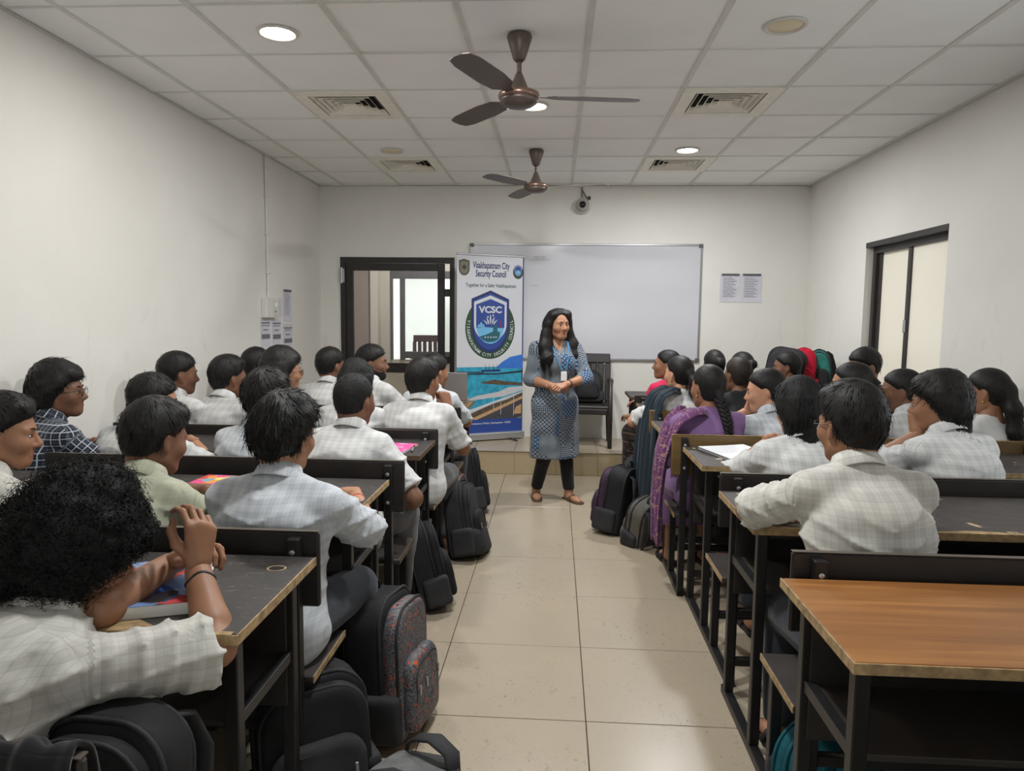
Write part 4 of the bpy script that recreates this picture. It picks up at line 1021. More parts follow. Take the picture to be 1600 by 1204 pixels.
def box_mesh(name, sx, sy, sz, m, bev=.002):
    k = (name, round(sx, 4), round(sy, 4), round(sz, 4), m.name)
    if k not in LEGM: LEGM[k] = MB().box(-sx/2, sx/2, -sy/2, sy/2, 0, sz, bev).mesh(name, m)
    return LEGM[k]
def bench_unit(label, x0, x1, yb, top=None, panel=None, edge=None, desk=True, bench=True, overhang=.05, aisle=1, front=.92, group='desks with attached benches', wornedge=False, hole=False, DN=.425, DF=.925):
    """x0..x1 outer edges of the desk board; yb the line of the back rest; the sitter faces +y"""
    top = top or M_DESK; panel = panel or M_PANEL; edge = edge or M_PLY
    t = thing('bench_desk', label, 'desk', ((x0+x1)/2, yb, 0), 0, group); h = (x1-x0)/2; s = .034
    lx = [-h+overhang, h-overhang]
    def leg(x, y, z0, z1): obj('leg', box_mesh('leg', s, s, z1-z0, M_STEEL, .003), t, (x, y, z0))
    for x in lx:
        if desk: leg(x, front-.05, .034, DZ-.03); leg(x, DN+.09, .034, DZ-.03)
        if bench: leg(x, .30, .034, SZ-.025); leg(x, 0, 0, PZ1-.012)
        ya, yb_ = (-.017 if bench else DN), front
        obj('runner', box_mesh('runner', s, yb_-ya, s, M_STEEL, .003), t, (x, (ya+yb_)/2, 0.0))
        if desk: obj('shelf_rail', box_mesh('shelf_rail', .03, front-DN-.12, .03, M_STEEL, .002), t, (x+(.004 if x < 0 else -.004), (front+DN)/2+.02, .565))
    if desk:
        d = MB().box(-h, h, DN+.004, DF, DZ-.024, DZ, .004).build('desk_top', top, t)
        e = MB().box(-h, h, DN, DN+.004, DZ-.024, DZ-.001); e.build('edge_band', edge, d)
        for sx in (-1, 1): MB().box(min(sx*h, sx*(h+.004)), max(sx*h, sx*(h+.004)), DN, DF, DZ-.024, DZ-.001).build('edge_band', edge, d)
        if wornedge:
            g = np.random.default_rng(int(yb*100)); n = 40; m = MB(); xx = np.linspace(-h+.01, h-.01, n); wd = .016+.13*np.clip(wav(np.stack([xx, xx*0, xx*0], 1), 11, 4)+.15, 0, 1.)
            for i in range(n-1):
                m.add([(xx[i], DN-.0005, DZ+.0010), (xx[i+1], DN-.0005, DZ+.0010), (xx[i+1], DN+wd[i+1], DZ+.0010), (xx[i], DN+wd[i], DZ+.0010), (xx[i], DN-.0005, DZ-.004), (xx[i+1], DN-.0005, DZ-.004)], [(0, 1, 2, 3), (4, 5, 1, 0)])
            m.build('chipped_edge', M_PLY, d)
        if hole:
            m = MB(); 
            for a, b, z in ((.026, .021, .0009),):
                n = 24; o = [(a*math.cos(2*PI*i/n), a*.8*math.sin(2*PI*i/n)) for i in range(n)]; q = [(b*math.cos(2*PI*i/n), b*.8*math.sin(2*PI*i/n)) for i in range(n)]
                cx, cy = h-.07, DF-.10
                m.add([(x+cx, y+cy, DZ+z) for x, y in o]+[(x+cx, y+cy, DZ+z) for x, y in q], [(i, (i+1) % n, n+(i+1) % n, n+i) for i in range(n)]); m.build('chipped_ring', M_PLY, d)
                MB().lathe([(.021, .0003), (.0001, .0005)], 20, (cx, cy, DZ)).build('hole', mat('hole_dark', (12, 11, 11), .9), d)
        MB().box(lx[0], lx[1], DN+.08, front-.06, .575, .59, .002).build('shelf', M_SEAT, t)
        MB().box(lx[0], lx[1], front-.075, front-.06, .44, .80, .002).build('front_panel', M_PANEL, t)
        obj('crossbar', box_mesh('crossbar', lx[1]-lx[0]-s, .03, .03, M_STEEL), t, (0, front-.05, .14))
        obj('crossbar', box_mesh('crossbar', lx[1]-lx[0]-s, .03, .03, M_STEEL), t, (0, DN+.09, DZ-.06))
    if bench:
        sb = MB().box(-h+.01, h-.01, .022, .335, SZ-.022, SZ, .004).build('seat', M_SEAT, t)
        for sx in (-1, 1): MB().box(min(sx*(h-.01), sx*(h-.007)), max(sx*(h-.01), sx*(h-.007)), .022, .335, SZ-.022, SZ-.001).build('edge_band', edge, sb)
        pb = MB().box(-h-.015, h+.015, .018, .038, PZ0, PZ1, .006).build('back_panel', panel, t)
        MB().box(-h-.014, h+.014, .019, .037, PZ1, PZ1+.002).build('edge_band', mat('panel_edge', (92, 84, 74), .5, vary=.2) if panel is M_PANEL else M_PLY, pb)
        bm = LEGM.setdefault('bolt', MB().lathe([(.008, 0), (.008, -.004), (.004, -.006)], 10, axis='y').mesh('bolt', M_BOLT))
        for x in lx:
            for z in (PZ0+.05, PZ1-.05): obj('bolt', bm, t, (x, -.017, z))
        obj('crossbar', box_mesh('crossbar', lx[1]-lx[0]-s, .03, .03, M_STEEL), t, (0, .30, .16))
        obj('crossbar', box_mesh('crossbar', lx[1]-lx[0]-s, .03, .03, M_STEEL), t, (0, .0, .30))
    return t
LB = [.87, 1.92, 2.93, 3.80, 4.75]; RB = [.905, 1.87, 2.84, 3.79, 4.79, 5.72]
LX0, LX1, RX0, RX1 = -2.49, -.685, .66, 2.52
bench_unit('black desk with a peeling corner and a finger hole, under the curly-haired boy', LX0, LX1+.02, LB[0], wornedge=True, hole=True, DN=.525, DF=1.02, front=1.0)
bench_unit('black desk carrying a bright pink book, second from the camera on the left', LX0, LX1, LB[1])
bench_unit('black desk with a magazine and pen at its aisle end, third on the left', LX0, LX1+.03, LB[2], edge=M_DPLY)
bench_unit('black desk in front of the boy with his shirt tail out, on the left', LX0, LX1+.03, LB[3])
bench_unit('brown-topped desk carrying the laptop, foremost on the left', LX0, LX1+.03, LB[4], top=M_BROWNW, edge=M_BROWNW)
bench_unit('orange wood-grain desk with a black bench, nearest on the right', RX0-.055, RX1+.02, RB[0], top=M_WOOD, DN=.475, DF=.94)
bench_unit('scratched black desk with a peeling front edge, second from the camera on the right', RX0, RX1, RB[1], top=M_DESKW, wornedge=True)
bench_unit('black desk with open papers at its aisle end, third from the camera on the right', RX0+.03, RX1, RB[2], top=M_DESKW)
bench_unit('black desk with a brown wooden backrest behind the girl in purple', RX0-.01, RX1, RB[3], panel=M_BROWNW)
bench_unit('dark desk with a brown wooden backrest behind the girl in the dark teal scarf', RX0, RX1, RB[4], panel=M_BROWNW, edge=M_PLY)
bench_unit('dark brown desk at the front of the right column beside the platform', RX0, RX1, RB[5], top=M_SEAT, edge=M_DPLY)
# ------------------------------------------------------------------ the class
D2R = PI/180
def seat(label, row, px, side='L', **k):
    yb = (LB if side == 'L' else RB)[row]; hy = yb+k.pop('dy', .165)
    for q in ('yaw', 'lean', 'side', 'twist'):
        if q in k: k[q] = k[q]*D2R
    if 'head' in k: k['head'] = tuple(v*D2R for v in k['head'])
    k.setdefault('lean', 14*D2R); k.setdefault('group', 'students seated in class')
    k.setdefault('res', {0: .009, 1: .009, 2: .0115, 3: .0145}.get(row, .016)); k.setdefault('dens', {0: .8, 1: .8, 2: .61, 3: .3}.get(row, .2))
    return build_person(label, (0, hy), head_px=px, **k)
# left column, from the camera forward
seat('boy with a big curly mop of black hair in white check shirt, nearest the camera', 0, (124, 850), hair='curly', hair_mat=M_HAIRM, yaw=16, lean=44, Tmin=.72, twist=8, head=(34, 16, 0), shirt=W3, skin=0, res=.008,
     sleeve=.95, sleeve_flare=1.8, wide=1.08, armR=((338, 1012, 1.42), (309, 890, 1.56)), armL=((120, 960, 1.42), (240, 898, 1.58)), hands=('hold', 'hold'), wristR=(.02, .12, 1), palmR=(1, -.3, .1), wristL=(.75, .25, .5), palmL=(-.5, .2, .8),
     wristband={'R': (M_STRAPB, .0042, 'bracelet')}, dy=.26)
seat('boy in white check shirt cut off by the left edge of the photo', 1, (2, 670), hair='side', yaw=20, lean=22, head=(62, 6, 0), shirt=W3, skin=0, face=True)
seat('boy in a pale olive shirt sitting between the curly-haired boy and the desk ahead', 1, (243, 698), hair='side', yaw=10, lean=26, head=(26, 14, 0), shirt=OLIVE, skin=1)
seat('boy in white check shirt with a red wrist thread, leaning on the second left desk', 1, (444, 672), hair='tousled', yaw=4, lean=14, head=(16, 4, 3), shirt=W2, skin=2, sleeve=.98, armR=((578, 830, 2.42), (556, 778, 2.56)), hands=('relaxed', 'fist'), wide=1.05,
     wristband={'R': (M_RED, .0035, 'wrist_thread')}, kneeR=V3(.15, .40, .515), ankleR=V3(.15, .30, .085))
seat('boy in glasses and a navy windowpane shirt turned sideways by the left wall', 2, (92, 604), hair='wavy', yaw=24, lean=18, head=(70, -2, 0), shirt=NAVYCHK, skin=1, face=True, glasses=True, wide=1.0, side=-9, elbowL=(-.3, .1, .5), handL=(.0, .34, .868), handR=(.10, .33, .868))
seat('boy in dark-rimmed glasses half hidden behind the boy in pale olive', 2, (240, 632), hair='flat', yaw=14, lean=26, head=(52, 10, 0), shirt=W1, skin=2, face=True, glasses=True)
seat('boy with collar-length black hair and white shirt, ahead of the red-thread boy', 2, (418, 620), hair='tousled', yaw=8, lean=16, head=(24, 2, 0), shirt=W2, skin=1, wide=1.05)
seat('boy with closely cropped hair in white check shirt on the third left bench', 2, (554, 634), hair='crop', hair_mat=M_HAIRM, yaw=8, lean=16, head=(20, 6, 0), shirt=W1, skin=1, kneeR=V3(.17, .38, .515), ankleR=V3(.17, .28, .085), trousers=GREYT, handR=(.24, .26, .60), elbowR=(.5, -.1, .6))
seat('short-haired boy in white shirt beside the left wall, looking right', 3, (279, 578), hair='short', yaw=16, lean=12, head=(46, 4, 0), shirt=W1, skin=1, face=True, elbowL=(-.25, .1, .5), handL=(.0, .34, .868))
seat('boy in white shirt with brushed-up hair, second from the left wall on the fourth bench', 3, (357, 584), hair='side', yaw=14, lean=20, head=(38, 4, 0), shirt=W1, skin=1, dy=.20)
seat('boy with curly hair and glasses in profile below the wall notices', 3, (442, 574), hair='wavy', yaw=16, lean=16, head=(52, 2, 0), shirt=W2, skin=2, face=True, glasses=True)
seat('boy with thick curly hair directly ahead of the crop-haired boy', 3, (558, 594), hair='wavy', hair_mat=M_HAIRM, yaw=6, lean=20, head=(14, 4, 0), shirt=W1, skin=1)
seat('boy at the aisle end, chin on hand, in white check shirt with hanging tail', 3, (661, 589), hair='side', yaw=6, lean=22, head=(28, 4, 0), shirt=W1, skin=0, wide=1.06, armR=((708, 672, 4.12), (694, 622, 4.30)), hands=('relaxed', 'fist'), wristR=(-.3, .1, 1), palmR=(.6, -.6, 0), trousers=GREYT)
seat('boy mostly hidden behind two heads below the wall notices', 4, (402, 566), hair='short', yaw=10, head=(30, 0, 0), shirt=W1, skin=1)
seat('short-haired boy with a faded neckline in white check shirt on the foremost left bench', 4, (517, 566), hair='short', yaw=10, lean=14, head=(32, 2, 0), shirt=W1, skin=1)
seat('bearded boy in profile in front of the glass door', 4, (582, 562), hair='short', yaw=22, lean=8, head=(82, 0, 0), shirt=W1, skin=1, face=True, beard=True)
seat('boy largely hidden behind the shirt-tail boy, beside the laptop', 4, (679, 577), hair='short', yaw=14, lean=18, head=(40, 4, 0), shirt=W2, skin=0, handR=(.0, .36, .87))
# right column
seat('boy in white check shirt leaning on his elbow, nearest on the right', 1, (1330, 652), 'R', hair='side', hair_flip=-1, yaw=-5, lean=20, head=(-16, 6, 0), shirt=W3, skin=0, sleeve=.96, wide=1.06, armL=((1192, 790, 2.30), (1290, 812, 2.44)), handR=(.0, .44, .87), elbowR=(.24, .30, .40), glasses=True, res=.008)
seat('boy with shoulder-length black hair in white shirt on the third right bench', 2, (1248, 632), 'R', hair='mop', hair_mat=M_HAIRM, yaw=-4, lean=22, head=(-8, 6, 0), shirt=W1, skin=2, sleeve=1.5, wide=1.06, handL=(-.05, .36, .95), elbowL=(-.5, .1, .6))
seat('boy with puffy black hair in white shirt resting chin on hand', 2, (1466, 622), 'R', hair='mop', yaw=-18, lean=22, head=(-58, 6, 0), shirt=W1, skin=0, face=True, sleeve=1.4, handL=(-.06, .26, 1.0), elbowL=(-.4, .2, .7), hands=('fist', 'relaxed'), wristL=(.1, .2, 1), palmL=(-.6, -.6, 0))
pg = seat('girl in purple with a long black braid down her back', 3, (1106, 601), 'R', sex='f', hair='braid', yaw=-8, lean=8, head=(-24, 2, 0), shirt=PURPLE, skin=0, wide=1.12, earrings=(-1,), collar=False, handL=(-.02, .34, .87), elbowL=(-.26, .1, .5), trousers=PURPLE, sleeve=1.3, skirt=.25)
seat('girl in white check shirt with a hand over her mouth beside the braid', 3, (1196, 612), 'R', sex='f', hair='pulled', yaw=-20, lean=20, head=(-72, 8, 0), shirt=W2, skin=3, face=True, handL=(-.04, .30, .965), elbowL=(-.42, .22, .7), hands=('relaxed', 'relaxed'), wristL=(.3, -.1, 1), palmL=(-.5, .8, .1), collar=True, sleeve=.7)
seat('girl facing left with hair pulled back, ahead of the boy nearest on the right', 3, (1330, 595), 'R', sex='f', hair='pulled', yaw=-20, lean=8, head=(-62, 2, 0), shirt=W1, skin=2, face=True, collar=True)
seat('person in white sleeve peering past the puffy-haired boy', 3, (1408, 605), 'R', sex='f', hair='pulled', yaw=-20, lean=24, head=(-66, 6, 0), shirt=W1, skin=1, face=True, collar=True)
pt = seat('woman with a long dark ponytail in white by the right wall', 3, (1541, 612), 'R', sex='f', hair='long_back', yaw=-24, lean=-1, head=(-46, 4, 0), shirt=WHITEC, skin=0, earrings=(-1,), collar=False)
nv = seat('girl in white check shirt under a dark teal scarf at the aisle', 4, (1060, 591), 'R', sex='f', hair='ponytail', yaw=-14, lean=10, head=(-36, 0, 0), shirt=W1, skin=3, face=True, earrings=(-1,), trousers=NAVY, skirt=.12, collar=False)
seat('girl with dusty brown hair behind the braid girl', 4, (1152, 597), 'R', sex='f', hair='pulled', hair_mat=M_HAIR2, yaw=-10, lean=12, head=(-22, 2, 0), shirt=BLACKC, skin=1, collar=False)
pk = seat('girl in a crimson top in profile on the foremost right bench', 5, (1041, 576), 'R', sex='f', hair='pulled', yaw=-34, lean=8, head=(-74, -4, 0), shirt=PINK, skin=0, face=True, collar=False, sleeve=.6, handL=(-.16, .36, .66), elbowL=(-.4, -.1, .6), handR=(.0, .34, .80), trousers=BROWNF, skirt=.15)
seat('girl with neat black hair below the corner of the whiteboard', 5, (1115, 566), 'R', sex='f', hair='bun', yaw=-10, lean=10, head=(-14, 2, 0), shirt=BLACKC, skin=1, collar=False)
seat('girl with looped dark hair and a flower in front of the white wall', 5, (1158, 578), 'R', sex='f', hair='bun', yaw=-14, lean=16, head=(-34, 4, 0), shirt=BLACKC, skin=1, collar=False)
seat('girl facing left beside the black bag', 5, (1229, 570), 'R', sex='f', hair='pulled', yaw=-24, lean=10, head=(-72, 4, 0), shirt=BLACKC, skin=1, face=True, collar=False)
seat('boy in black looking back towards the left beside the window', 4, (1350, 568), 'R', hair='flat', yaw=-50, lean=10, head=(-104, 10, 0), shirt=BLACKC, skin=0, face=True)
# ------------------------------------------------------------------ the standing woman and the loose cloths
wyaw = 160*D2R
M_LANY = mat('blue_lanyard', (44, 120, 168), .6); M_CARD = mat('white_card', (225, 228, 230), .4)
wroot, WJ, WA, whw = build_person('woman with long loose dark hair in a blue-grey block-print kurta, standing with clasped hands', (0.0, 5.80), sex='f', stand=True, hip_z=.80, T=.955, lean=.03, yaw=wyaw, wide=1.17, arm=.94,
    head=(148*D2R, 2*D2R, 2*D2R), head_size=1.0, hair='long_open', hair_mat=M_HAIR, skin=2, face=True, lipstick=True, shirt=KURTA, shirt_name='kurta', sleeve=1.38, puff=.008, res=.009, dens=1.0, collar=False, vneck=True, hem=.36,
    trousers=LEGGING, trouser_name='leggings', trouser_ease=.006, leg_len=.97, shoe_mat=M_SANDAL, armL=((917, 590, 5.74), (884, 601, 5.58)), armR=((828, 592, 5.76), (862, 603, 5.57)), hands=('clasp', 'clasp'), wristL=(.9, .55, -.10), palmL=(0, .6, .8), wristR=(-.9, .55, -.05), palmR=(0, .6, .8),
    stepL=(-.02, .06), stepR=(.02, -.10), toeL=(-.25, 1, 0), toeR=(.25, 1, 0), wristband={'L': (M_STRAPB, .006, 'wristwatch')}, earrings=(-1, 1), tailored=True)
c = WJ['neck']; pts_l = [c+V3(-.070, -.02, .035), c+V3(-.072, .085, .005), c+V3(-.058, .150, -.10), c+V3(-.02, .178, -.22)]; pts_r = [c+V3(.070, -.02, .035), c+V3(.072, .085, .005), c+V3(.058, .150, -.10), c+V3(.01, .178, -.22)]
ly = MB().tube(pts_l, .0048, 6, flat=((1, 0, 0), .25)).tube(pts_r, .0048, 6, flat=((1, 0, 0), .25)).build('lanyard', M_LANY, wroot)
MB().box(c[0]-.03, c[0]+.02, c[1]+.174, c[1]+.180, c[2]-.30, c[2]-.225, .002).build('card', M_CARD, ly)
v = whw(np.array([[0, .0975, .042]]))[0]; MB().lathe([(.0035, -.001), (.003, .0012), (.0003, .0016)], 10, tuple(v), 'y').build('bindi', M_LIPSTICK, wroot)
def drape(name, root, pts, width, m, wdir=(1, 0, 0), folds=5, amp=.012, th=.006, seed=1, n=28):
    """a folded length of cloth hanging along the points (in the wearer's frame)"""
    P = [np.array(p, float) for p in pts]; seg = np.linspace(0, len(P)-1, 34); C = np.array([P[min(int(t), len(P)-2)]*(1-(t-min(int(t), len(P)-2)))+P[min(int(t), len(P)-2)+1]*(t-min(int(t), len(P)-2)) for t in seg])
    for _ in range(3): C[1:-1] = C[1:-1]*.5+.25*(C[:-2]+C[2:])
    W = np.interp(np.linspace(0, 1, len(C)), np.linspace(0, 1, len(width)), width); T = np.gradient(C, axis=0); T /= np.linalg.norm(T, axis=1)[:, None]
    wd = np.array(wdir, float); wd = wd[None]-T*(T @ wd)[:, None]; wd /= np.linalg.norm(wd, axis=1)[:, None]; N = np.cross(T, wd); g = np.linspace(-.5, .5, n)
    ph = np.linspace(0, 2.2, len(C))[:, None]
    f = amp*np.sin(g[None]*2*PI*folds+ph+seed)+amp*.5*np.sin(g[None]*2*PI*folds*1.7-ph*2+seed*2)
    L = [C[:, None]+W[:, None, None]*g[None, :, None]*wd[:, None]+(f+s)[..., None]*N[:, None] for s in (0, th)]
    m_, n_ = len(C), n; V = np.concatenate([q.reshape(-1, 3) for q in L]); I = np.arange(m_*n_).reshape(m_, n_)
    q = np.stack([I[:-1, :-1], I[:-1, 1:], I[1:, 1:], I[1:, :-1]], -1).reshape(-1, 4); Q = [q[:, ::-1], q+m_*n_]; b = np.concatenate([I[0], I[1:, -1], I[-1, ::-1][1:], I[::-1, 0][1:]]); Q.append(np.stack([b[:-1], b[1:], b[1:]+m_*n_, b[:-1]+m_*n_], 1))
    uv = np.stack([np.tile((W[:, None]*g[None]).ravel(), 2), np.tile(np.repeat(np.linspace(0, 1, m_), n_), 2)], 1)
    return obj(name, to_mesh(name, [(V, np.concatenate(Q), 0)], [m], uv=uv), root)
r_, J_, A_, _h = pg
s_ = J_['shL']; drape('shawl', r_, [s_+V3(.10, .06, .075), s_+V3(.03, -.01, .085), s_+V3(-.06, -.02, .03), s_+V3(-.12, -.02, -.16), s_+V3(-.13, .0, -.42), s_+V3(-.12, .02, -.68)], [.20, .24, .26, .22, .20, .14], SHAWL, (0, 1, 0), 4, .014, seed=2)
r_, J_, A_, _h = nv
s_ = J_['shL']; drape('scarf', r_, [s_+V3(.10, .02, .10), s_+V3(.04, .0, .105), s_+V3(-.06, -.02, .06), s_+V3(-.13, -.04, -.15), s_+V3(-.16, -.06, -.45), s_+V3(-.19, -.08, -.90)], [.16, .20, .26, .34, .38, .36], NAVY, (0, 1, 0), 5, .016, seed=4)
jk = thing('jacket', 'dark grey jacket hung over the bench back in the bottom left corner', 'jacket', (float(at(20, 1190, .89)[0]), LB[0]+.028, 0))
drape('cloth', jk, [(0, -.045, .66), (0, -.035, .80), (0, -.025, .885), (0, .0, .906), (0, .030, .885), (0, .04, .80), (0, .045, .66)], [.20, .20, .19, .18, .19, .20, .21], BLACKC, (1, 0, 0), 3, .005, seed=8)
# ------------------------------------------------------------------ whiteboard, banner and other wall things
M_BOARD = mat('whiteboard_enamel', (206, 206, 212), .16, spec=.6, vary=.015, vscale=1.5)
bx0, bx1, bz0, bz1 = -.916, 1.503, 1.062, 2.282
wbd = thing('whiteboard', 'large blank whiteboard with an aluminium rim on the back wall', 'whiteboard', ((bx0+bx1)/2, YB, bz0))
hw_ = (bx1-bx0)/2; hh = bz1-bz0
MB().box(-hw_+.01, hw_-.01, -.018, -.002, .01, hh-.01).build('panel', M_BOARD, wbd)
for a in ((-hw_, hw_, .0, .022), (-hw_, hw_, hh-.022, hh)): MB().box(a[0], a[1], -.026, -.001, a[2], a[3], .003).build('rim', M_ALU, wbd)
for s in (-1, 1):
    MB().box(min(s*hw_, s*(hw_-.02)), max(s*hw_, s*(hw_-.02)), -.026, -.001, .022, hh-.022, .003).build('rim', M_ALU, wbd)
    for z in (.0, hh-.04): MB().box(min(s*(hw_+.003), s*(hw_-.04)), max(s*(hw_+.003), s*(hw_-.04)), -.029, -.001, z, z+.04, .004).build('corner_cap', mat('grey_plastic', (96, 98, 98), .5), wbd)
v, f = text_mesh('YARCON', .036, .9, 0, 'LEFT'); M_INK = mat('marker_ink', (140, 140, 150), .6)
w_ = MB(); ox, oz = -.255-(bx0+bx1)/2, 2.125-bz0; w_.add([(x+ox, -.0187, y+oz) for x, y in v], f); w_.box(ox-.02, ox+.17, -.0190, -.0184, oz-.016, oz-.012); w_.box(ox-.02, ox+.06, -.0190, -.0184, oz-.285, oz-.281)
w_.build('handwriting', M_INK, wbd)

M_BANW = mat('banner_white', (214, 216, 222), .45); M_BLUE = mat('print_navy', (36, 48, 104), .5); M_MBLUE = mat('print_blue', (46, 74, 150), .5); M_GREEN = mat('print_green', (44, 76, 48), .5)
M_SKY2 = mat('print_sky', (116, 186, 226), .5); M_TEAL = mat('print_teal', (38, 96, 108), .5); M_SEA = mat('print_sea', (52, 158, 188), .5, vary=.35, vscale=14); M_SAND = mat('print_surf', (198, 198, 200), .5, vary=.06, vscale=20)
M_ROAD = mat('print_road', (74, 72, 78), .5, vary=.2, vscale=30); M_ROCK = mat('print_rock', (92, 80, 64), .5, vary=.5, vscale=60); M_KERB = mat('print_kerb', (196, 158, 116), .5, vary=.15, vscale=40); M_HILL = mat('print_hill', (56, 116, 204), .5, vary=.12, vscale=10); M_OLV = mat('print_olive', (74, 72, 58), .5); M_GREYP = mat('print_grey', (40, 44, 56), .5); M_TEALTX = mat('print_teal_text', (40, 72, 80), .5)
bl, br = np.array([-1.0, 7.10]), np.array([-.345, 7.44]); bang = math.atan2(br[1]-bl[1], br[0]-bl[0]); BW = float(np.linalg.norm(br-bl))
ban = thing('banner_stand', 'roll-up banner with the city security council crest standing by the door', 'banner', (bl[0], bl[1], HP), bang)
BZ0, BZ1 = .085, 1.905; BH = BZ1-BZ0
MB().box(-.01, BW+.01, -.05, .05, .012, .085, .01).build('cassette', mat('silver_cassette', (196, 198, 200), .3, .7), ban)
for x in (.08, BW-.15): MB().tube([(x, .10, .008), (x, 0, .012), (x+.02, -.17, .008)], [.012, .016, .012], 8, flat=((1, 0, 0), .4)).build('foot', mat('dark_plastic', (40, 40, 42), .5), ban)
MB().tube([(BW/2, .03, .05), (BW/2, .03, BZ1)], .008, 8).build('pole', M_ALU, ban)
MB().box(-.006, BW+.006, -.012, .008, BZ1-.006, BZ1+.012, .004).build('top_rail', M_ALU, ban)
MB().box(0, BW, -.0025, -.0005, BZ0, BZ1-.004).build('banner_sheet', M_BANW, ban)
LAY = [0]
def pr(name, polys, m, lay, parent=ban):
    """flat print on the banner: polygons in (0..1 across, metres up) coordinates"""
    mb = MB(); y = -.0028-.0004*lay
    for p in polys:
        n = len(p); mb.add([(a*BW, y, BZ0+b) for a, b in p], [tuple(range(n))])
    o = mb.build(name, m, parent); return o
def prtext(name, s, cx, z, size, m, lay, sx=1., bold=0., skew=0.):
    v, f = text_mesh(s, size, sx, bold); y = -.0028-.0004*lay; mb = MB(); mb.add([(cx*BW+a, y, BZ0+z+b) for a, b in v], f); return mb.build(name, m, ban)
def ell(cx, cz, rx, rz, n=40, a0=0, a1=2*PI): return [(cx+rx/BW*math.cos(a0+(a1-a0)*i/n), cz+rz*math.sin(a0+(a1-a0)*i/n)) for i in range(n+(0 if a1-a0 >= 2*PI-.01 else 1))]
H_ = lambda t: BH*(1-t)
prtext('title_lettering', 'Visakhapatnam City', .505, H_(.072), .092, M_BLUE, 1, .55, .0024); prtext('title_lettering', 'Security Council', .50, H_(.118), .092, M_BLUE, 1, .55, .0024)
prtext('slogan_lettering', 'Together for a Safer Visakhapatnam', .505, H_(.176), .052, M_TEALTX, 1, .74, .0008)
def shield(cx, cz, w, h, top=.16):
    P = [(0, h/2), (w/2, h/2-h*top), (w/2, -h*.10)]+[(w/2*math.cos(a), -h*.10-(h*.40)*math.sin(a)) for a in np.linspace(.12, PI-.12, 15)]+[(-w/2, -h*.10), (-w/2, h/2-h*top)]
    return [(cx+x/BW, cz+z) for x, z in P]
pr('badge', [shield(.105, H_(.070), .115, .165, .10)], M_OLV, 1); pr('badge_inner', [shield(.105, H_(.070), .088, .132, .10)], mat('print_khaki', (118, 112, 92), .5, vary=.3, vscale=60), 2)
pr('badge_star', [[(.105+(.036 if i % 2 == 0 else .014)/BW*math.sin(i*PI/6), H_(.070)+(.036 if i % 2 == 0 else .014)*math.cos(i*PI/6)) for i in range(12)]], M_GREYP, 3)
pr('small_crest', [ell(.91, H_(.088), .058, .068)], M_GREEN, 1); pr('small_crest_shield', [shield(.91, H_(.078), .085, .118)], M_MBLUE, 2); pr('small_crest_rim', [shield(.91, H_(.078), .072, .102)], M_BANW, 3); pr('small_crest_field', [shield(.91, H_(.078), .066, .094)], M_MBLUE, 4); pr('small_crest_sea', [ell(.91, H_(.088), .026, .022)], M_SKY2, 5)
# main crest
def prk(name, polys, m, lay): return pr0(name, [[(ccx+(a-ccx)*KX, ccz+(b-ccz)*KZ) for a, b in p] for p in polys], m, lay)
pr0 = pr
ccx, ccz = .495, H_(.382); KX, KZ = 1.05, 1.2; pr = prk; pr('crest_ring', [ell(ccx, ccz-.035, .262, .265, 56)], M_GREEN, 1)
def cshape(w, zt, zs, zb, k=1.0):
    P = [(0, zt), (w, zs), (w, .0)]+[(w*math.cos(a), zb*math.sin(a)) for a in np.linspace(0, PI, 25)[1:-1]]+[(-w, 0), (-w, zs)]
    return [(ccx+x/BW, ccz+z) for x, z in P]
pr('crest_shield', [cshape(.198, .285, .212, -.245)], M_BLUE, 2); pr('crest_inner', [cshape(.180, .262, .196, -.222)], M_MBLUE, 3); pr('crest_white_rim', [cshape(.172, .243, .186, -.150)], M_BANW, 4); pr('crest_field', [cshape(.150, .212, .164, -.170)], M_MBLUE, 5)
sea = [(ccx-.150/BW, ccz-.035), (ccx-.05/BW, ccz-.028), (ccx+.06/BW, ccz-.034), (ccx+.150/BW, ccz-.035)]+[(ccx+.150*math.cos(a)/BW, ccz-.170*math.sin(a)) for a in np.linspace(.21, PI-.21, 20)]
pr('crest_sea', [sea], M_SKY2, 6); sub = [(ccx-.115/BW, ccz-.108), (ccx-.05/BW, ccz-.092), (ccx+.0/BW, ccz-.075), (ccx+.03/BW, ccz-.062), (ccx+.03/BW, ccz-.01), (ccx+.075/BW, ccz-.01), (ccx+.075/BW, ccz-.065), (ccx+.10/BW, ccz-.066), (ccx+.10/BW, ccz-.10), (ccx+.085/BW, ccz-.130), (ccx+.04/BW, ccz-.152), (ccx-.03/BW, ccz-.156), (ccx-.08/BW, ccz-.138)]
pr('crest_submarine', [sub], M_TEAL, 7); pr('crest_windows', [[(ccx+(x-.008)/BW, ccz-.118), (ccx+(x+.008)/BW, ccz-.118), (ccx+(x+.008)/BW, ccz-.109), (ccx+(x-.008)/BW, ccz-.109)] for x in (-.055, -.025, .005, .035, .06)], M_BANW, 8)
pr('crest_tower', [[(ccx+(x-.005)/BW, ccz-.03), (ccx+(x+.005)/BW, ccz-.03), (ccx+(x+.004)/BW, ccz+.025), (ccx+(x-.004)/BW, ccz+.025)] for x in (.105,)], mat('print_red', (170, 40, 50), .5), 8)
pr('crest_domes', [ell(ccx+x/BW, ccz-.03, .016, r, 12, 0, PI) for x, r in ((-.12, .028), (-.098, .045), (-.076, .028))], M_SKY2, 8)
fl_ = []
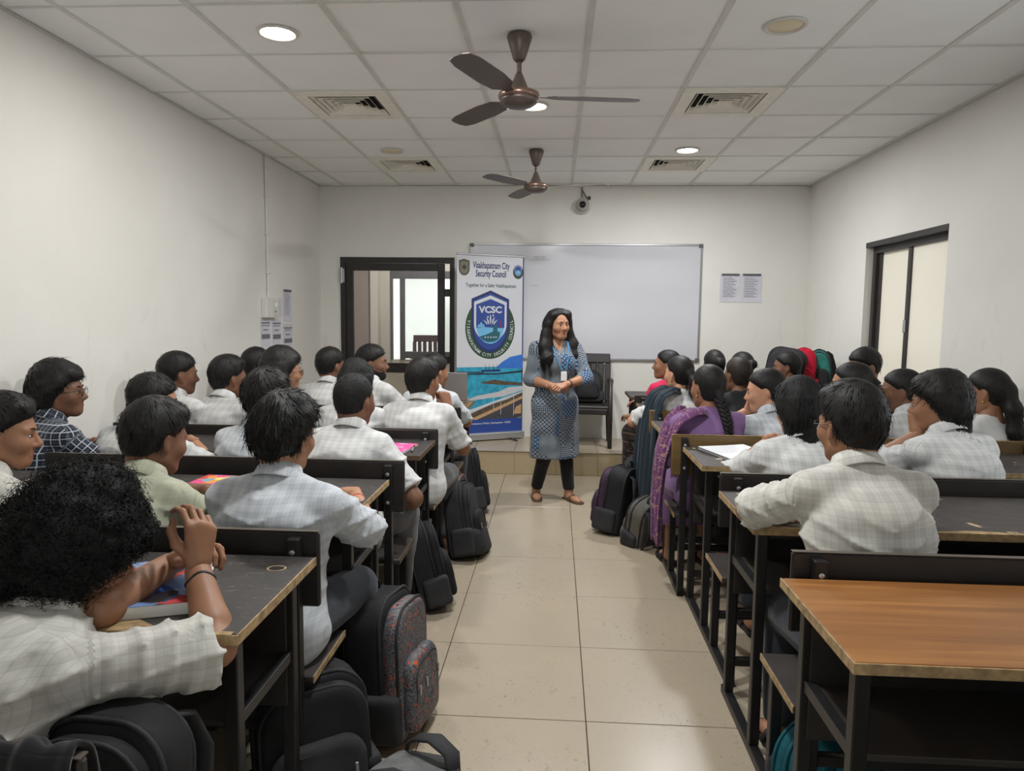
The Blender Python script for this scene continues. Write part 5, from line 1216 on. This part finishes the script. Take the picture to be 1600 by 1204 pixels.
for x0, tilt, h in ((0, 0, .155), (-.028, -.35, .105), (.028, .35, .115), (-.052, -.55, .070), (.052, .55, .075)):
    q = []
    for i in range(9): u = i/8; q.append((x0+tilt*.10*u*u*(1 if tilt else 0)+.011*math.sin(u*PI), -.005+h*u))
    for i in range(8, -1, -1): u = i/8; q.append((x0+tilt*.10*u*u-.011*math.sin(u*PI), -.005+h*u))
    fl_.append([(ccx+a*.72/BW, ccz-.004+b*.60) for a, b in q[:-1]])
fl_ += [ell(ccx+x/BW, ccz+z, .008, .008, 12) for x, z in ((-.028, .060), (.028, .072))]
pr('crest_flame', fl_, M_BANW, 9)
prtext('crest_lettering', 'VCSC', ccx-.0, ccz+.115, .092, M_BANW, 9, 1.10, .0035)
# ring lettering, one letter after the other round the green ring
s_ = 'VISAKHAPATNAM CITY SECURITY COUNCIL'; mb = MB(); n_ = len(s_)
for i, ch in enumerate(s_):
    if ch == ' ': continue
    a = -PI/2+(i-(n_-1)/2)*(3.62/(n_-1)); v, f = text_mesh(ch, .048, .85, .0006); cx_, cz_ = .232*KX*math.cos(a), (-.035+.236*math.sin(a))*KZ; ro = math.atan2(KZ*math.cos(a), -KX*math.sin(a))
    mb.add([(ccx*BW+cx_+x*math.cos(ro)-(y-.014)*math.sin(ro), -.0028-.0004*3, BZ0+ccz+cz_+x*math.sin(ro)+(y-.014)*math.cos(ro)) for x, y in v], f)
mb.build('ring_lettering', M_BANW, ban)['kind'] = 'stuff'
pr = pr0
H0_ = H_; H_ = lambda t: H0_(t-.03)
# beach picture
zt = H_(.655)
pr('sea', [[(0, H_(.92)), (1, H_(.80)), (1, zt), (0, zt)]], M_SEA, 1); pr('hill', [[(.60, H_(.655)), (.68, H_(.628)), (.80, H_(.600)), (1, H_(.585)), (1, H_(.665)), (.60, H_(.665))]], M_HILL, 2)
pr('far_shore', [[(0, H_(.678)), (.4, H_(.684)), (.4, H_(.69)), (0, H_(.684))], [(.15, H_(.69)), (.62, H_(.692)), (1, H_(.678)), (1, H_(.69)), (.6, H_(.70)), (.15, H_(.697))]], M_GREYP, 3)
pr('ship', [[(.36, H_(.672)), (.66, H_(.670)), (.64, H_(.682)), (.37, H_(.683))]]+[[(x, H_(.672)), (x+.008, H_(.672)), (x+.006, H_(.640)), (x+.002, H_(.640))] for x in (.42, .48, .54, .6)], M_BLUE, 4)
pr('jetty', [[(.36, H_(.742)), (.46, H_(.736)), (.56, H_(.728)), (.70, H_(.738)), (1, H_(.752)), (1, H_(.766)), (.66, H_(.760)), (.36, H_(.748))]], M_ROCK, 3)
pr('surf', [[(0, H_(.862)), (.30, H_(.818)), (.62, H_(.800)), (.78, H_(.775)), (1, H_(.770)), (1, H_(.795)), (.70, H_(.828)), (.45, H_(.835)), (.20, H_(.845)), (0, H_(.872))], [(0, H_(.936)), (.35, H_(.892)), (.70, H_(.845)), (1, H_(.800)), (1, H_(.83)), (.62, H_(.87)), (.25, H_(.93)), (0, H_(.965))]], M_SAND, 2)
pr('rocks', [[(0, H_(.965)), (.25, H_(.912)), (.55, H_(.866)), (.75, H_(.846)), (1, H_(.806)), (1, H_(.835)), (.60, H_(.89)), (.25, H_(.945)), (0, H_(.985))]], M_ROCK, 3)
pr('kerb', [[(0, H_(.985)), (.25, H_(.943)), (.60, H_(.888)), (1, H_(.828)), (1, H_(.842)), (.62, H_(.905)), (.30, H_(.955)), (0, H_(1.0))]], M_KERB, 4)
pr('road', [[(0, H_(1.0)), (.30, H_(.953)), (.62, H_(.902)), (1, H_(.840)), (1, H_(.95)), (.0, H_(1.0))]], M_ROAD, 3)
pr('lamp_posts', [[(x, H_(b)), (x+.006, H_(b)), (x+.006, H_(a)), (x, H_(a))] for x, a, b in ((.55, .83, .90), (.66, .86, .93), (.86, .78, .94))], M_BANW, 5); pr('pavement', [[(.86, H_(.93)), (.90, H_(.89)), (.98, H_(.875)), (.98, H_(.93))]], M_KERB, 5)
pr('footer_band', [[(0, 0), (1, 0), (1, H_(.955)), (0, H_(.955))]], M_MBLUE, 6); prtext('footer_lettering', 'Commissioner of Police, Visakhapatnam - 530002', .5, H_(.982), .026, M_BANW, 7, .9, .0004)
MB().box(BW-.012, BW, -.0035, -.0030, BZ0+.1, BZ1-.01).build('side_stripe', M_BLUE, ban)

# security camera
M_WPL = mat('white_plastic', (216, 214, 208), .4); cc = at(910, 321, YB-.05)
cv = thing('security_camera', 'small white dome security camera above the whiteboard', 'camera', (cc[0], YB, cc[2])); cv.scale = (1.4, 1.4, 1.4)
MB().lathe([(.062, 0), (.060, -.02), (.052, -.045)], 28, axis='y').build('base', M_WPL, cv, True)
MB().lathe([(.052, -.040), (.050, -.058), (.040, -.078), (.022, -.088), (.001, -.091)], 28, axis='y').build('dome', mat('grey_dome', (172, 170, 164), .25), cv, True)
MB().lathe([(.024, -.080), (.024, -.094), (.001, -.096)], 20, axis='y').build('lens', mat('black_lens', (16, 14, 15), .1), cv, True)
MB().tube([(-.004, -.012, (CH-cc[2])/1.4-.01), (-.004, -.010, .12), (-.004, -.010, .06)], .006, 8).tube([(-.004, -.012, .12), (.02, -.012, .08), (.036, -.012, .055), (.05, -.014, .058)], .005, 8).build('cable', mat('grey_cable', (120, 118, 112), .6), cv)
MB().box(.042, .060, -.03, 0, .045, .07, .004).build('junction', mat('dark_plastic', (40, 40, 42), .5), cv)
# conduit, switch box
pp = thing('conduit_pipe', 'thin white conduit pipe running down the left wall to a switch box', 'pipe', (XL, 6.093, 0))
MB().tube([(.012, 0, 1.66), (.012, 0, CH+.004)], .011, 10).build('pipe', M_WPL, pp)
for z in (1.86, 2.2, 2.52, 2.76): MB().box(0, .026, -.02, .02, z, z+.018, .003).build('clip', M_WPL, pp)
sb = thing('switch_box', 'white switch box at the foot of the conduit on the left wall', 'switch', (XL, 6.09, 1.48))
MB().box(0, .055, -.13, .15, 0, .175, .008).build('box', M_WPL, sb); MB().box(.055, .060, .0, .13, .02, .155, .003).build('plate', mat('plate_plastic', (206, 204, 198), .3), sb)
MB().box(.059, .068, .03, .065, .095, .135, .003).build('rocker', mat('switch_white', (236, 236, 234), .25), sb); MB().lathe([(.009, 0), (.008, .003)], 12, (.061, .04, .055), 'x').build('socket_hole', mat('dark_plastic', (40, 40, 42), .5), sb)
# notices on the walls
M_PAPER = mat('notice_paper', (206, 206, 214), .75, vary=.03); M_PRINT = mat('notice_ink', (150, 150, 162), .8); M_TAPE = mat('dark_tape', (92, 92, 98), .6)
def notice(label, P, u, w, h, group, heavy, tape):
    """sheet on a wall: P lower left corner, u direction along the wall, faces the room"""
    n = np.cross(u, (0, 0, 1.)); n = n if (n @ (np.array([0, 2, 1.5])-P)) > 0 else -n
    t = thing('paper_notice', label, 'notice', tuple(P), 0, group); X = lambda a, b, o: tuple(u*a+V3(0, 0, b)+n*o)
    g = 6; mb = MB(); mb.v = [X(w*i/g, h*j/g, .0015+.004*abs(math.sin(i*1.3+j*.7))*(j == 0 or i == g)) for j in range(g+1) for i in range(g+1)]; mb.f = [(j*(g+1)+i, j*(g+1)+i+1, (j+1)*(g+1)+i+1, (j+1)*(g+1)+i) for j in range(g) for i in range(g)]
    b_ = len(mb.v); mb.v += [tuple(np.array(q)-n*.0012) for q in mb.v[:b_]]; mb.f += [tuple(i+b_ for i in q[::-1]) for q in mb.f[:]]; mb.build('sheet', M_PAPER, t)
    pm = MB()
    def bar(a0, a1, b0, b1): pm.add([X(a0, b0, .0065), X(a1, b0, .0065), X(a1, b1, .0065), X(a0, b1, .0065)], [(0, 1, 2, 3)])
    if heavy: bar(.08*w, .92*w, .30*h, .46*h); bar(.05*w, .95*w, .84*h, .88*h); bar(.08*w, .9*w, .76*h, .78*h); bar(.2*w, .7*w, .60*h, .63*h)
    else:
        for i in range(12): bar(.14*w, (.62+.25*((i*7) % 5)/5)*w, (.86-.06*i)*h, (.875-.06*i)*h)
    pm.build('printing', mat('notice_bar', (112, 112, 122), .8) if heavy else M_PRINT, t)
    if tape: mb = MB(); mb.add([X(.06*w, h-.018, .008), X(.94*w, h-.018, .008), X(.94*w, h+.004, .008), X(.06*w, h+.004, .008)], [(0, 1, 2, 3)]); mb.build('tape', M_TAPE, t)
ux, uy = V3(1, 0, 0), V3(0, 1, 0)
notice('left of two taped paper notices right of the whiteboard', V3(1.697, YB, 1.688), ux, .205, .29, 'notices by the whiteboard', False, True); notice('right of two taped paper notices right of the whiteboard', V3(1.912, YB, 1.688), ux, .210, .29, 'notices by the whiteboard', False, True)
for lb, y0, z0, w_, h_, hv in (('paper notice with a grey bar directly below the switch box', 5.945, 1.225, .20, .245, True), ('paper notice with a grey bar, middle of the three below the switch box', 6.19, 1.215, .20, .25, True), ('paper notice with a grey bar, lowest and rightmost near the door', 6.45, 1.17, .22, .25, True),
                               ('pale paper notice right beside the switch box', 6.25, 1.49, .17, .17, False), ('pale taped paper notice standing highest right of the switch box', 6.46, 1.45, .21, .29, False)):
    notice(lb, V3(XL, y0, z0), uy, w_, h_, 'notices by the switch box', hv, 'taped' in lb)

# ceiling fans
M_FAN = mat('brown_fan_metal', (100, 88, 82), .4, .35, vary=.06); M_FAN2 = mat('copper_band', (140, 114, 102), .3, .7)
for lb, x, y, a0 in (('brown three-blade ceiling fan, nearer the camera', -.2, 3.572, 8), ('brown three-blade ceiling fan, farther and above the whiteboard', -.185, 5.948, -8)):
    t = thing('ceiling_fan', lb, 'fan', (x, y, CH), 0, 'ceiling fans')
    MB().lathe([(.010, -.125), (.016, -.128), (.030, -.115), (.062, -.012), (.058, 0)], 28).build('canopy', M_FAN, t, True)
    MB().tube([(0, 0, -.11), (0, 0, -.20)], .0115, 12).build('rod', M_FAN, t)
    MB().lathe([(.013, -.175), (.020, -.19), (.045, -.25), (.058, -.262), (.058, -.268)], 28).build('bell', M_FAN, t, True)
    MB().lathe([(.058, -.262), (.085, -.268), (.098, -.275), (.102, -.288), (.098, -.302)], 32).build('motor', M_FAN2, t, True)
    MB().lathe([(.097, -.300), (.092, -.318), (.070, -.334), (.035, -.342), (.001, -.344)], 32).build('bottom_cover', M_FAN, t, True)
    for i in range(3):
        a = (a0+120*i)*D2R; c, s = math.cos(a), math.sin(a); mb = MB(); st = [(.09, .018), (.14, .024), (.18, .055), (.30, .066), (.52, .062), (.585, .048), (.60, .020)]
        for side_, z in ((1, 0), (1, -.003)):
            for r, wd in st:
                for sg in (-1, 1): zz = -.288+z+sg*wd*.16; mb.v.append((r*c-sg*wd*s, r*s+sg*wd*c, zz))
        n = len(st)*2
        for k_ in range(len(st)-1): b = 2*k_; mb.f += [(b, b+2, b+3, b+1), (n+b+1, n+b+3, n+b+2, n+b), (b, n+b, n+b+2, b+2), (b+3, n+b+3, n+b+1, b+1)]
        mb.f += [(0, 1, n+1, n), (n-1, n-2, 2*n-2, 2*n-1)]; mb.build('blade', M_FAN, t)

# plastic armchair on the platform
M_CHP = mat('brown_black_plastic', (44, 38, 38), .4, vary=.05)
def armchair(label, loc, rz, m):
    t = thing('plastic_chair', label, 'chair', loc, rz); sx, sy = .235, .22                 # +y is the sitter's front
    for x in (-1, 1):
        MB().tube([(x*.235, .20, .0), (x*.232, .20, .30), (x*.228, .195, .64)], [.022, .026, .024], 8, flat=((1, 0, 0), 1.4)).build('leg', m, t, True)
        MB().tube([(x*.21, -.22, .0), (x*.20, -.20, .30), (x*.195, -.17, .43)], [.020, .024, .026], 8, flat=((1, 0, 0), 1.3)).build('leg', m, t, True)
        MB().tube([(x*.228, .195, .62), (x*.232, .17, .655), (x*.232, .05, .665), (x*.222, -.12, .66), (x*.20, -.20, .64)], [.022, .026, .026, .024, .02], 8, flat=((1, 0, 0), .55)).build('armrest', m, t, True)
    MB().box(-.225, .225, -.20, .215, .385, .42, .015).build('seat', m, t); MB().box(-.215, .215, .17, .21, .33, .39, .01).build('apron', m, t)
    M = Matrix.Translation((0, -.20, .42)) @ Matrix.Rotation(.17, 4, 'X')
    bk = MB().box(-.21, .21, -.014, .014, .40, .50, .01, M).build('backrest', m, t)
    for x in (-.19, -.115, -.04, .04, .115, .19): MB().box(x-.028, x+.028, -.012, .012, .0, .40, .006, M).build('back_slat', m, t)
    return t
armchair('dark plastic armchair on the platform behind the standing woman', (.335, 7.16, HP), PI-.1, M_CHP)
MM = mat('maroon_plastic', (104, 84, 88), .4); armchair('maroon plastic chair seen through the door glass', (-1.86, 10.2, HP+.09), PI+.2, MM)
struct('floor_plinth', MB().box(-2.6, -1.1, 9.5, 11.0, HP, HP+.09), M_CORR)

# laptop, books, papers, pens, phone
lp = thing('laptop', 'grey laptop standing open on the foremost left desk', 'laptop', (-.86, 5.50, DZ+.001), .05)
MB().box(-.17, .17, .0, .235, 0, .016, .004).build('base', mat('grey_laptop', (134, 130, 128), .4, .3), lp); Mx = Matrix.Translation((0, .004, .016)) @ Matrix.Rotation(.10, 4, 'X')
li = MB().box(-.17, .17, -.005, .003, 0, .225, .004, Mx).build('lid', mat('grey_laptop', (134, 130, 128), .4, .3), lp); MB().box(-.16, .16, .0031, .0036, .012, .215, 0, Mx).build('screen', mat('dark_screen', (20, 22, 26), .1), li); MB().box(-.15, .15, .05, .17, .0161, .0172).build('keyboard', M_STRAPB, lp)
def cover_mat(name, cols, scale, flat=True):
    m = bpy.data.materials.new(name); m.use_nodes = True; t = NT(m); vo = t.n.new('ShaderNodeTexVoronoi'); vo.distance = 'CHEBYCHEV' if flat else 'EUCLIDEAN'; vo.inputs['Scale'].default_value = scale; t.link(t.obj(), vo.inputs[0])
    s = t.n.new('ShaderNodeSeparateColor'); t.link(vo.outputs['Color'], s.inputs[0]); n = len(cols); r = t.ramp(s.outputs[0], [(i/n, lin(c)) for i, c in enumerate(cols)]); t.n[-1]; [x for x in t.n if x.type == 'VALTORGB'][-1].color_ramp.interpolation = 'CONSTANT'
    t.link(r, t.b.inputs['Base Color']); t.b.inputs['Roughness'].default_value = .3; return m
C_PINK = cover_mat('pink_collage_cover', [(230, 70, 140), (230, 70, 140), (226, 60, 130), (240, 150, 60), (120, 150, 130), (236, 220, 120), (110, 170, 190), (220, 60, 60), (230, 80, 150)], 22); C_BLUE = cover_mat('blue_flame_cover', [(110, 140, 190), (40, 80, 150), (30, 34, 50), (220, 150, 40), (180, 60, 60), (50, 110, 180), (150, 170, 210)], 16, False)
C_MAG = cover_mat('magenta_magazine_cover', [(230, 70, 150), (236, 100, 170), (240, 90, 70), (200, 190, 220), (230, 80, 150)], 24)
M_PAGES = mat('page_block', (220, 218, 212), .8, vary=.05, vscale=80)
def book(label, x, y, z, w, d, h, rz, m, group='books on desks', name='book', open_=False):
    t = thing(name, label, 'book', (x, y, z), rz, group)
    MB().box(-w/2+.003, w/2-.003, -d/2+.003, d/2-.003, .0012, h-.0012).build('pages', M_PAGES, t); MB().box(-w/2, w/2, -d/2, d/2, h-.0012, h).build('cover', m, t); MB().box(-w/2, w/2, -d/2, d/2, 0, .0012).build('back_cover', M_PAGES, t); MB().box(-w/2-.001, -w/2+.002, -d/2, d/2, 0, h).build('spine', m, t); return t
ZT = DZ+.0006
book('pink and multicoloured comic-style book on the second left desk', -1.26, 2.635, ZT, .31, .225, .022, -.06, C_PINK)
book('thick blue and orange covered book under the curly-haired boy\'s forearms', -.97, 1.60, ZT, .25, .31, .028, .35, C_BLUE)
book('magenta magazine at the aisle end of the third left desk', -.83, 3.50, ZT, .20, .29, .008, -.12, C_MAG)
book('small blue and yellow book on the shelf under the nearest left desk', -.98, 1.62, .5905, .20, .15, .02, .6, cover_mat('blue_yellow_cover', [(50, 80, 150), (220, 200, 60), (230, 230, 230)], 9))
book('pale blue notebook on the fourth left desk', -1.75, 4.44, ZT, .22, .28, .012, .1, mat('pale_blue_cover', (150, 160, 190), .5))
pn = thing('pen', 'silver and black pen beside the magenta magazine', 'pen', (-.715, 3.50, ZT+.0055), .12); MB().tube([(0, -.06, 0), (0, .03, 0)], .0052, 8).build('barrel', M_BOLT, pn); MB().tube([(0, -.075, 0), (0, -.055, 0)], [.002, .005], 8).tube([(0, .03, 0), (0, .075, 0)], .0054, 8).build('cap', M_STRAPB, pn)
def sheets(label, x, y, z, rz, n=7, w=.21, d=.297, m=M_PAGES, group='loose papers'):
    t = thing('paper_stack', label, 'papers', (x, y, z), rz, group); g = np.random.default_rng(int(x*100+y*10))
    for i in range(n):
        mb = MB(); k = 5; j = g.normal(size=2)*.004; mb.v = [(-w/2+w*a/k+j[0], -d/2+d*b/k+j[1], .0018*i+.004*(a/k)**3*(i/n)) for b in range(k+1) for a in range(k+1)]; mb.f = [(b*(k+1)+a, b*(k+1)+a+1, (b+1)*(k+1)+a+1, (b+1)*(k+1)+a) for b in range(k) for a in range(k)]
        o = len(mb.v); mb.v += [(p[0], p[1], p[2]-.0014) for p in mb.v[:o]]; mb.f += [tuple(q+o for q in f_[::-1]) for f_ in mb.f[:]]; mb.build('sheet', m, t)
    return t
M_PW = mat('bright_paper', (236, 238, 242), .7)
sheets('open white papers at the aisle end of the third right desk', .93, 3.55, ZT+.002, .28, 9, .26, .36, M_PW)
sheets('folded papers on the shelf under the second right desk', 1.0, 2.52, .5925, -.3, 4, .21, .15, M_PW); sheets('crumpled paper hanging in the shelf of the orange wood-grain desk', 1.36, 1.55, .5925, .5, 4, .24, .13, M_PAPER); sheets('papers on the shelf under the third right desk', .98, 3.5, .5925, .2, 4, .2, .2, M_PAPER)
ph = thing('phone', 'phone with a lit blue screen on the shelf of the third left desk', 'phone', (-.84, 3.55, .5905), .3); MB().box(-.036, .036, -.075, .075, 0, .008, .003).build('body', M_STRAPB, ph); MB().box(-.033, .033, -.071, .071, .008, .0084).build('screen', emis('blue_screen', (60, 120, 150), .6), ph)
# ------------------------------------------------------------------ backpacks
def bag_mat(name, c, c2=None, rough=.75):
    m = bpy.data.materials.new(name); m.use_nodes = True; t = NT(m); MATS[name] = m
    n = t.noise(14, 5, .6); c = lin(c); t.link(t.ramp(n, [(.3, tuple(v*.75 for v in c)), (.7, tuple(v*1.25 for v in c))]), t.b.inputs['Base Color'])
    t.b.inputs['Roughness'].default_value = rough; t.b.inputs['Specular IOR Level'].default_value = .3; t.bump(t.noise(240, 2), .15, .003); return m
BK = bag_mat('black_bag_fabric', (30, 30, 32)); BK2 = bag_mat('charcoal_bag_fabric', (48, 48, 50)); BN = bag_mat('navy_bag_fabric', (48, 50, 66)); BP = bag_mat('purple_bag_fabric', (62, 42, 62)); BG = bag_mat('grey_bag_fabric', (92, 90, 84)); BT = bag_mat('teal_bag_fabric', (24, 92, 104)); BRD = bag_mat('red_bag_fabric', (186, 24, 52)); BGN = bag_mat('green_bag_fabric', (40, 110, 100)); BGY = bag_mat('light_grey_bag_fabric', (112, 114, 112)); LEA = mat('brown_leather', (140, 92, 56), .5)
m = bpy.data.materials.new('graffiti_print'); m.use_nodes = True; t = NT(m); G_PR = m
n1 = t.noise(20, 3, .6, None, 2.5); n2 = t.noise(26, 3, .6, None, 3.0, (1, 1, .8))
c_ = t.ramp(n1, [(.38, lin((30, 32, 38))), (.46, lin((120, 122, 126))), (.50, lin((40, 42, 48))), (.60, lin((92, 94, 98)))]); c_ = t.mix(t.ramp(n2, [(.60, (0, 0, 0)), (.63, (1, 1, 1))]), c_, lin((196, 84, 44))); t.link(c_, t.b.inputs['Base Color']); t.b.inputs['Roughness'].default_value = .6
def backpack(label, loc, rz=0., lean=0., roll=0., w=.31, d=.20, h=.46, m=BK, pm=None, seed=1, slump=.0, pulls=2, handle=True, sm=None, panel=None, group='school bags', res=.010, extra=None):
    """stands on its base at loc; +y is the outside with the pockets, straps on -y; lean tips it back (-y), roll tips it to +x"""
    t = thing('backpack', label, 'bag', loc, rz, group); R = Matrix.Rotation(roll, 4, 'Y') @ Matrix.Rotation(lean, 4, 'X'); t.rotation_euler = (Matrix.Rotation(rz, 4, 'Z') @ R).to_euler()
    pm = pm or m; sm = sm or BK2
    def wob(F, a=.006):
        G = np.abs(F.D) < .03; q = np.argwhere(G)*F.r+F.lo; F.D[G] += (wav(q, 16, seed)*a+wav(q, 42, seed+3)*a*.35).astype(np.float32)
    def layer(name, ww, hh, y0, y1, mm, rt, rbm=.045, edge=.028, zb=.0, parent=t, a=.0035, bulge=.012):
        """one compartment: an arched outline given thickness, softened and a little creased"""
        F = Field((-ww/2-.04, y0-.05, zb-.02), (ww/2+.04, y1+.05, hh+.05), res); X, Y, Z = F.grid(); yc, hy = (y0+y1)/2, (y1-y0)/2
        zc, hz = (zb+hh)/2, (hh-zb)/2; R_ = np.where(Z > zc, rt, rbm); q1 = np.abs(X)-ww/2+R_; q2 = np.abs(Z-zc)-hz+R_
        d2 = np.sqrt(np.maximum(q1, 0)**2+np.maximum(q2, 0)**2)+np.minimum(np.maximum(q1, q2), 0)-R_
        bl_ = bulge*np.exp(-(X/(ww*.33))**2-((Z-zb-(hh-zb)*.38)/((hh-zb)*.34))**2); e = edge
        u1, u2 = d2+e, np.abs(Y-yc)-hy-bl_+e
        F.D = (np.sqrt(np.maximum(u1, 0)**2+np.maximum(u2, 0)**2)+np.minimum(np.maximum(u1, u2), 0)-e).astype(np.float32); wob(F, a)
        F.D = np.maximum(F.D, .002-Z+0*F.D).astype(np.float32); P, Q = F.mesh(1); return obj(name, to_mesh(name, [(P, Q, 0)], [mm], uv=P[:, [0, 2]]), parent)
    def arch(ww, hh, y, rt, r, mm, parent, zb=.05, name='piping'):
        pts = [(-ww/2, y, zb)]+[(-ww/2+rt-rt*math.cos(q), y, hh-rt+rt*math.sin(q)) for q in np.linspace(0, PI/2, 8)]+[(ww/2-rt+rt*math.sin(q), y, hh-rt+rt*math.cos(q)) for q in np.linspace(0, PI/2, 8)]+[(ww/2, y, zb)]
        MB().tube(pts, r, 6).build(name, mm, parent, True)
    y1 = d*.12; y2 = d*.36; bo = layer('body', w, h, -d/2, y1, m, .10, bulge=.016, a=.004)
    up = layer('upper_pocket', w*.94, h*.94, y1-.012, y2, panel or m, .10); fp = layer('front_pocket', w*.82, h*.60, y2-.012, d/2+.01, pm, .07, zb=.03 if h > .3 else .0)
    if slump: layer('lower_bulge', w*.9, h*.42, -d*.2, d*.62, m, .08, edge=.05, a=.012)
    arch(w-.006, h-.003, y1-.012, .10, .0065, sm, bo); arch(w*.94-.006, h*.94-.003, y2-.012, .10, .0055, sm, up); arch(w-.012, h-.006, -d/2+.012, .10, .0065, sm, bo)
    for s in (-1, 1):
        F = Field((-.06+s*w/2, -d/2, 0), (.06+s*w/2, d/2, h*.5), res); F.rbox((s*(w/2-.005), 0, h*.2), (.028, d*.36, h*.17), .022, .01); wob(F, .004); P, Q = F.mesh(1); obj('side_pocket', to_mesh('side_pocket', [(P, Q, 0)], [sm], uv=P[:, [1, 2]]), t)
        MB().tube([(s*.06, -d*.30, h*.93), (s*.085, -d/2-.03, h*.86), (s*.10, -d/2-.06, h*.62), (s*.11, -d/2-.05, h*.36), (s*.125, -d/2-.02, h*.16), (s*.13, -d/2+.02, h*.07)], [.024, .030, .030, .026, .014, .011], 8, flat=((1, 0, 0), .28)).build('strap', sm, t, True)
    if handle: MB().tube([(-.045, -d*.25, h-.03), (-.04, -d*.25, h+.025), (0, -d*.25, h+.045), (.04, -d*.25, h+.025), (.045, -d*.25, h-.03)], .010, 8, flat=((0, 1, 0), .6)).build('handle', sm, t, True)
    arch(w*.70, h*.54, d/2+.008, .06, .0035, BK2 if m is not BK2 else BK, fp, .30*h, 'zipper')
    for i in range(pulls): a = (-.30, .32, .1)[i % 3]; MB().box(w*a-.005, w*a+.005, d/2+.016, d/2+.022, h*.34, h*.34+.035, .002).build('zipper_pull', M_BOLT, fp)
    return t
S = PI/180
backpack('large black backpack with an orange and grey graffiti side panel in the aisle', (-.57, 2.44, 0), -98*S, .06, -.08, .33, .25, .50, BK, G_PR, 3, panel=G_PR, pulls=3, res=.008)
backpack('black backpack with silver zip pulls at the bottom of the photo', (-.70, 1.98, 0), -150*S, .12, .04, .34, .22, .42, BK, BK2, 5, pulls=3, res=.008)
backpack('flat grey and black strapped bag lying beside the bottom backpack', (-.53, 2.00, .075), -120*S, -1.35, 0, .26, .12, .30, BGY, BGY, 6, pulls=0)
backpack('plain matte black backpack leaning on the third left desk', (-.60, 3.56, 0), -70*S, .22, -.18, .28, .20, .46, BK, BK, 8, pulls=1, handle=False)
backpack('charcoal backpack slumped in the aisle by the fourth left desk', (-.52, 4.33, 0), -95*S, .18, -.22, .30, .20, .48, BK2, BK, 9, slump=1)
backpack('navy bag with brown leather straps between two dark backpacks', (-.66, 4.86, 0), -100*S, .08, -.05, .24, .15, .42, BN, BN, 10, pulls=0, sm=LEA)
backpack('black backpack with pale zip tags, farthest along the left aisle', (-.60, 5.35, 0), -75*S, .12, -.22, .30, .20, .52, BK, BK, 11, pulls=2)
backpack('purple and black backpack on the floor at the right of the aisle', (.42, 4.98, 0), 60*S, .10, .10, .32, .24, .47, BK, BP, 12, panel=BP, res=.009)
backpack('crumpled grey bag slumped against the purple backpack', (.60, 4.72, 0), 40*S, .30, -.2, .26, .18, .36, BG, BG, 13, slump=1, pulls=0)
backpack('small black and grey bag behind the purple backpack', (.60, 5.30, 0), 50*S, .08, 0, .26, .16, .50, BK2, BGY, 14, pulls=0)
backpack('teal bag with a black striped pocket under the orange wood-grain desk', (.84, 2.12, 0), 30*S, .06, 0, .30, .22, .28, BT, BK2, 15, panel=BT, sm=BT)
backpack('black bag with embroidered lettering on the seat beside the curly-haired boy', (-.83, 1.17, SZ), 175*S, .10, 0, .27, .19, .31, BK, BK, 16, pulls=1, handle=False)
backpack('tall black backpack on the front right desk', (1.98, 6.36, DZ+.001), 150*S, .10, -.15, .32, .20, .44, BK2, BK, 17, pulls=0, handle=False)
backpack('red backpack beside the green one on the front right desk', (2.20, 6.36, DZ+.001), 160*S, .14, .05, .20, .16, .44, BRD, BRD, 18, pulls=0, sm=BRD, handle=False, slump=1)
backpack('green backpack nearest the window on the front right desk', (2.38, 6.38, DZ+.001), 160*S, .10, .15, .18, .16, .43, BGN, BK, 19, pulls=0, handle=False)
backpack('dark bag on the seat of the plastic armchair', (.33, 7.18, HP+.421), 180*S, .25, 0, .30, .16, .34, BK2, BK, 20, pulls=0)
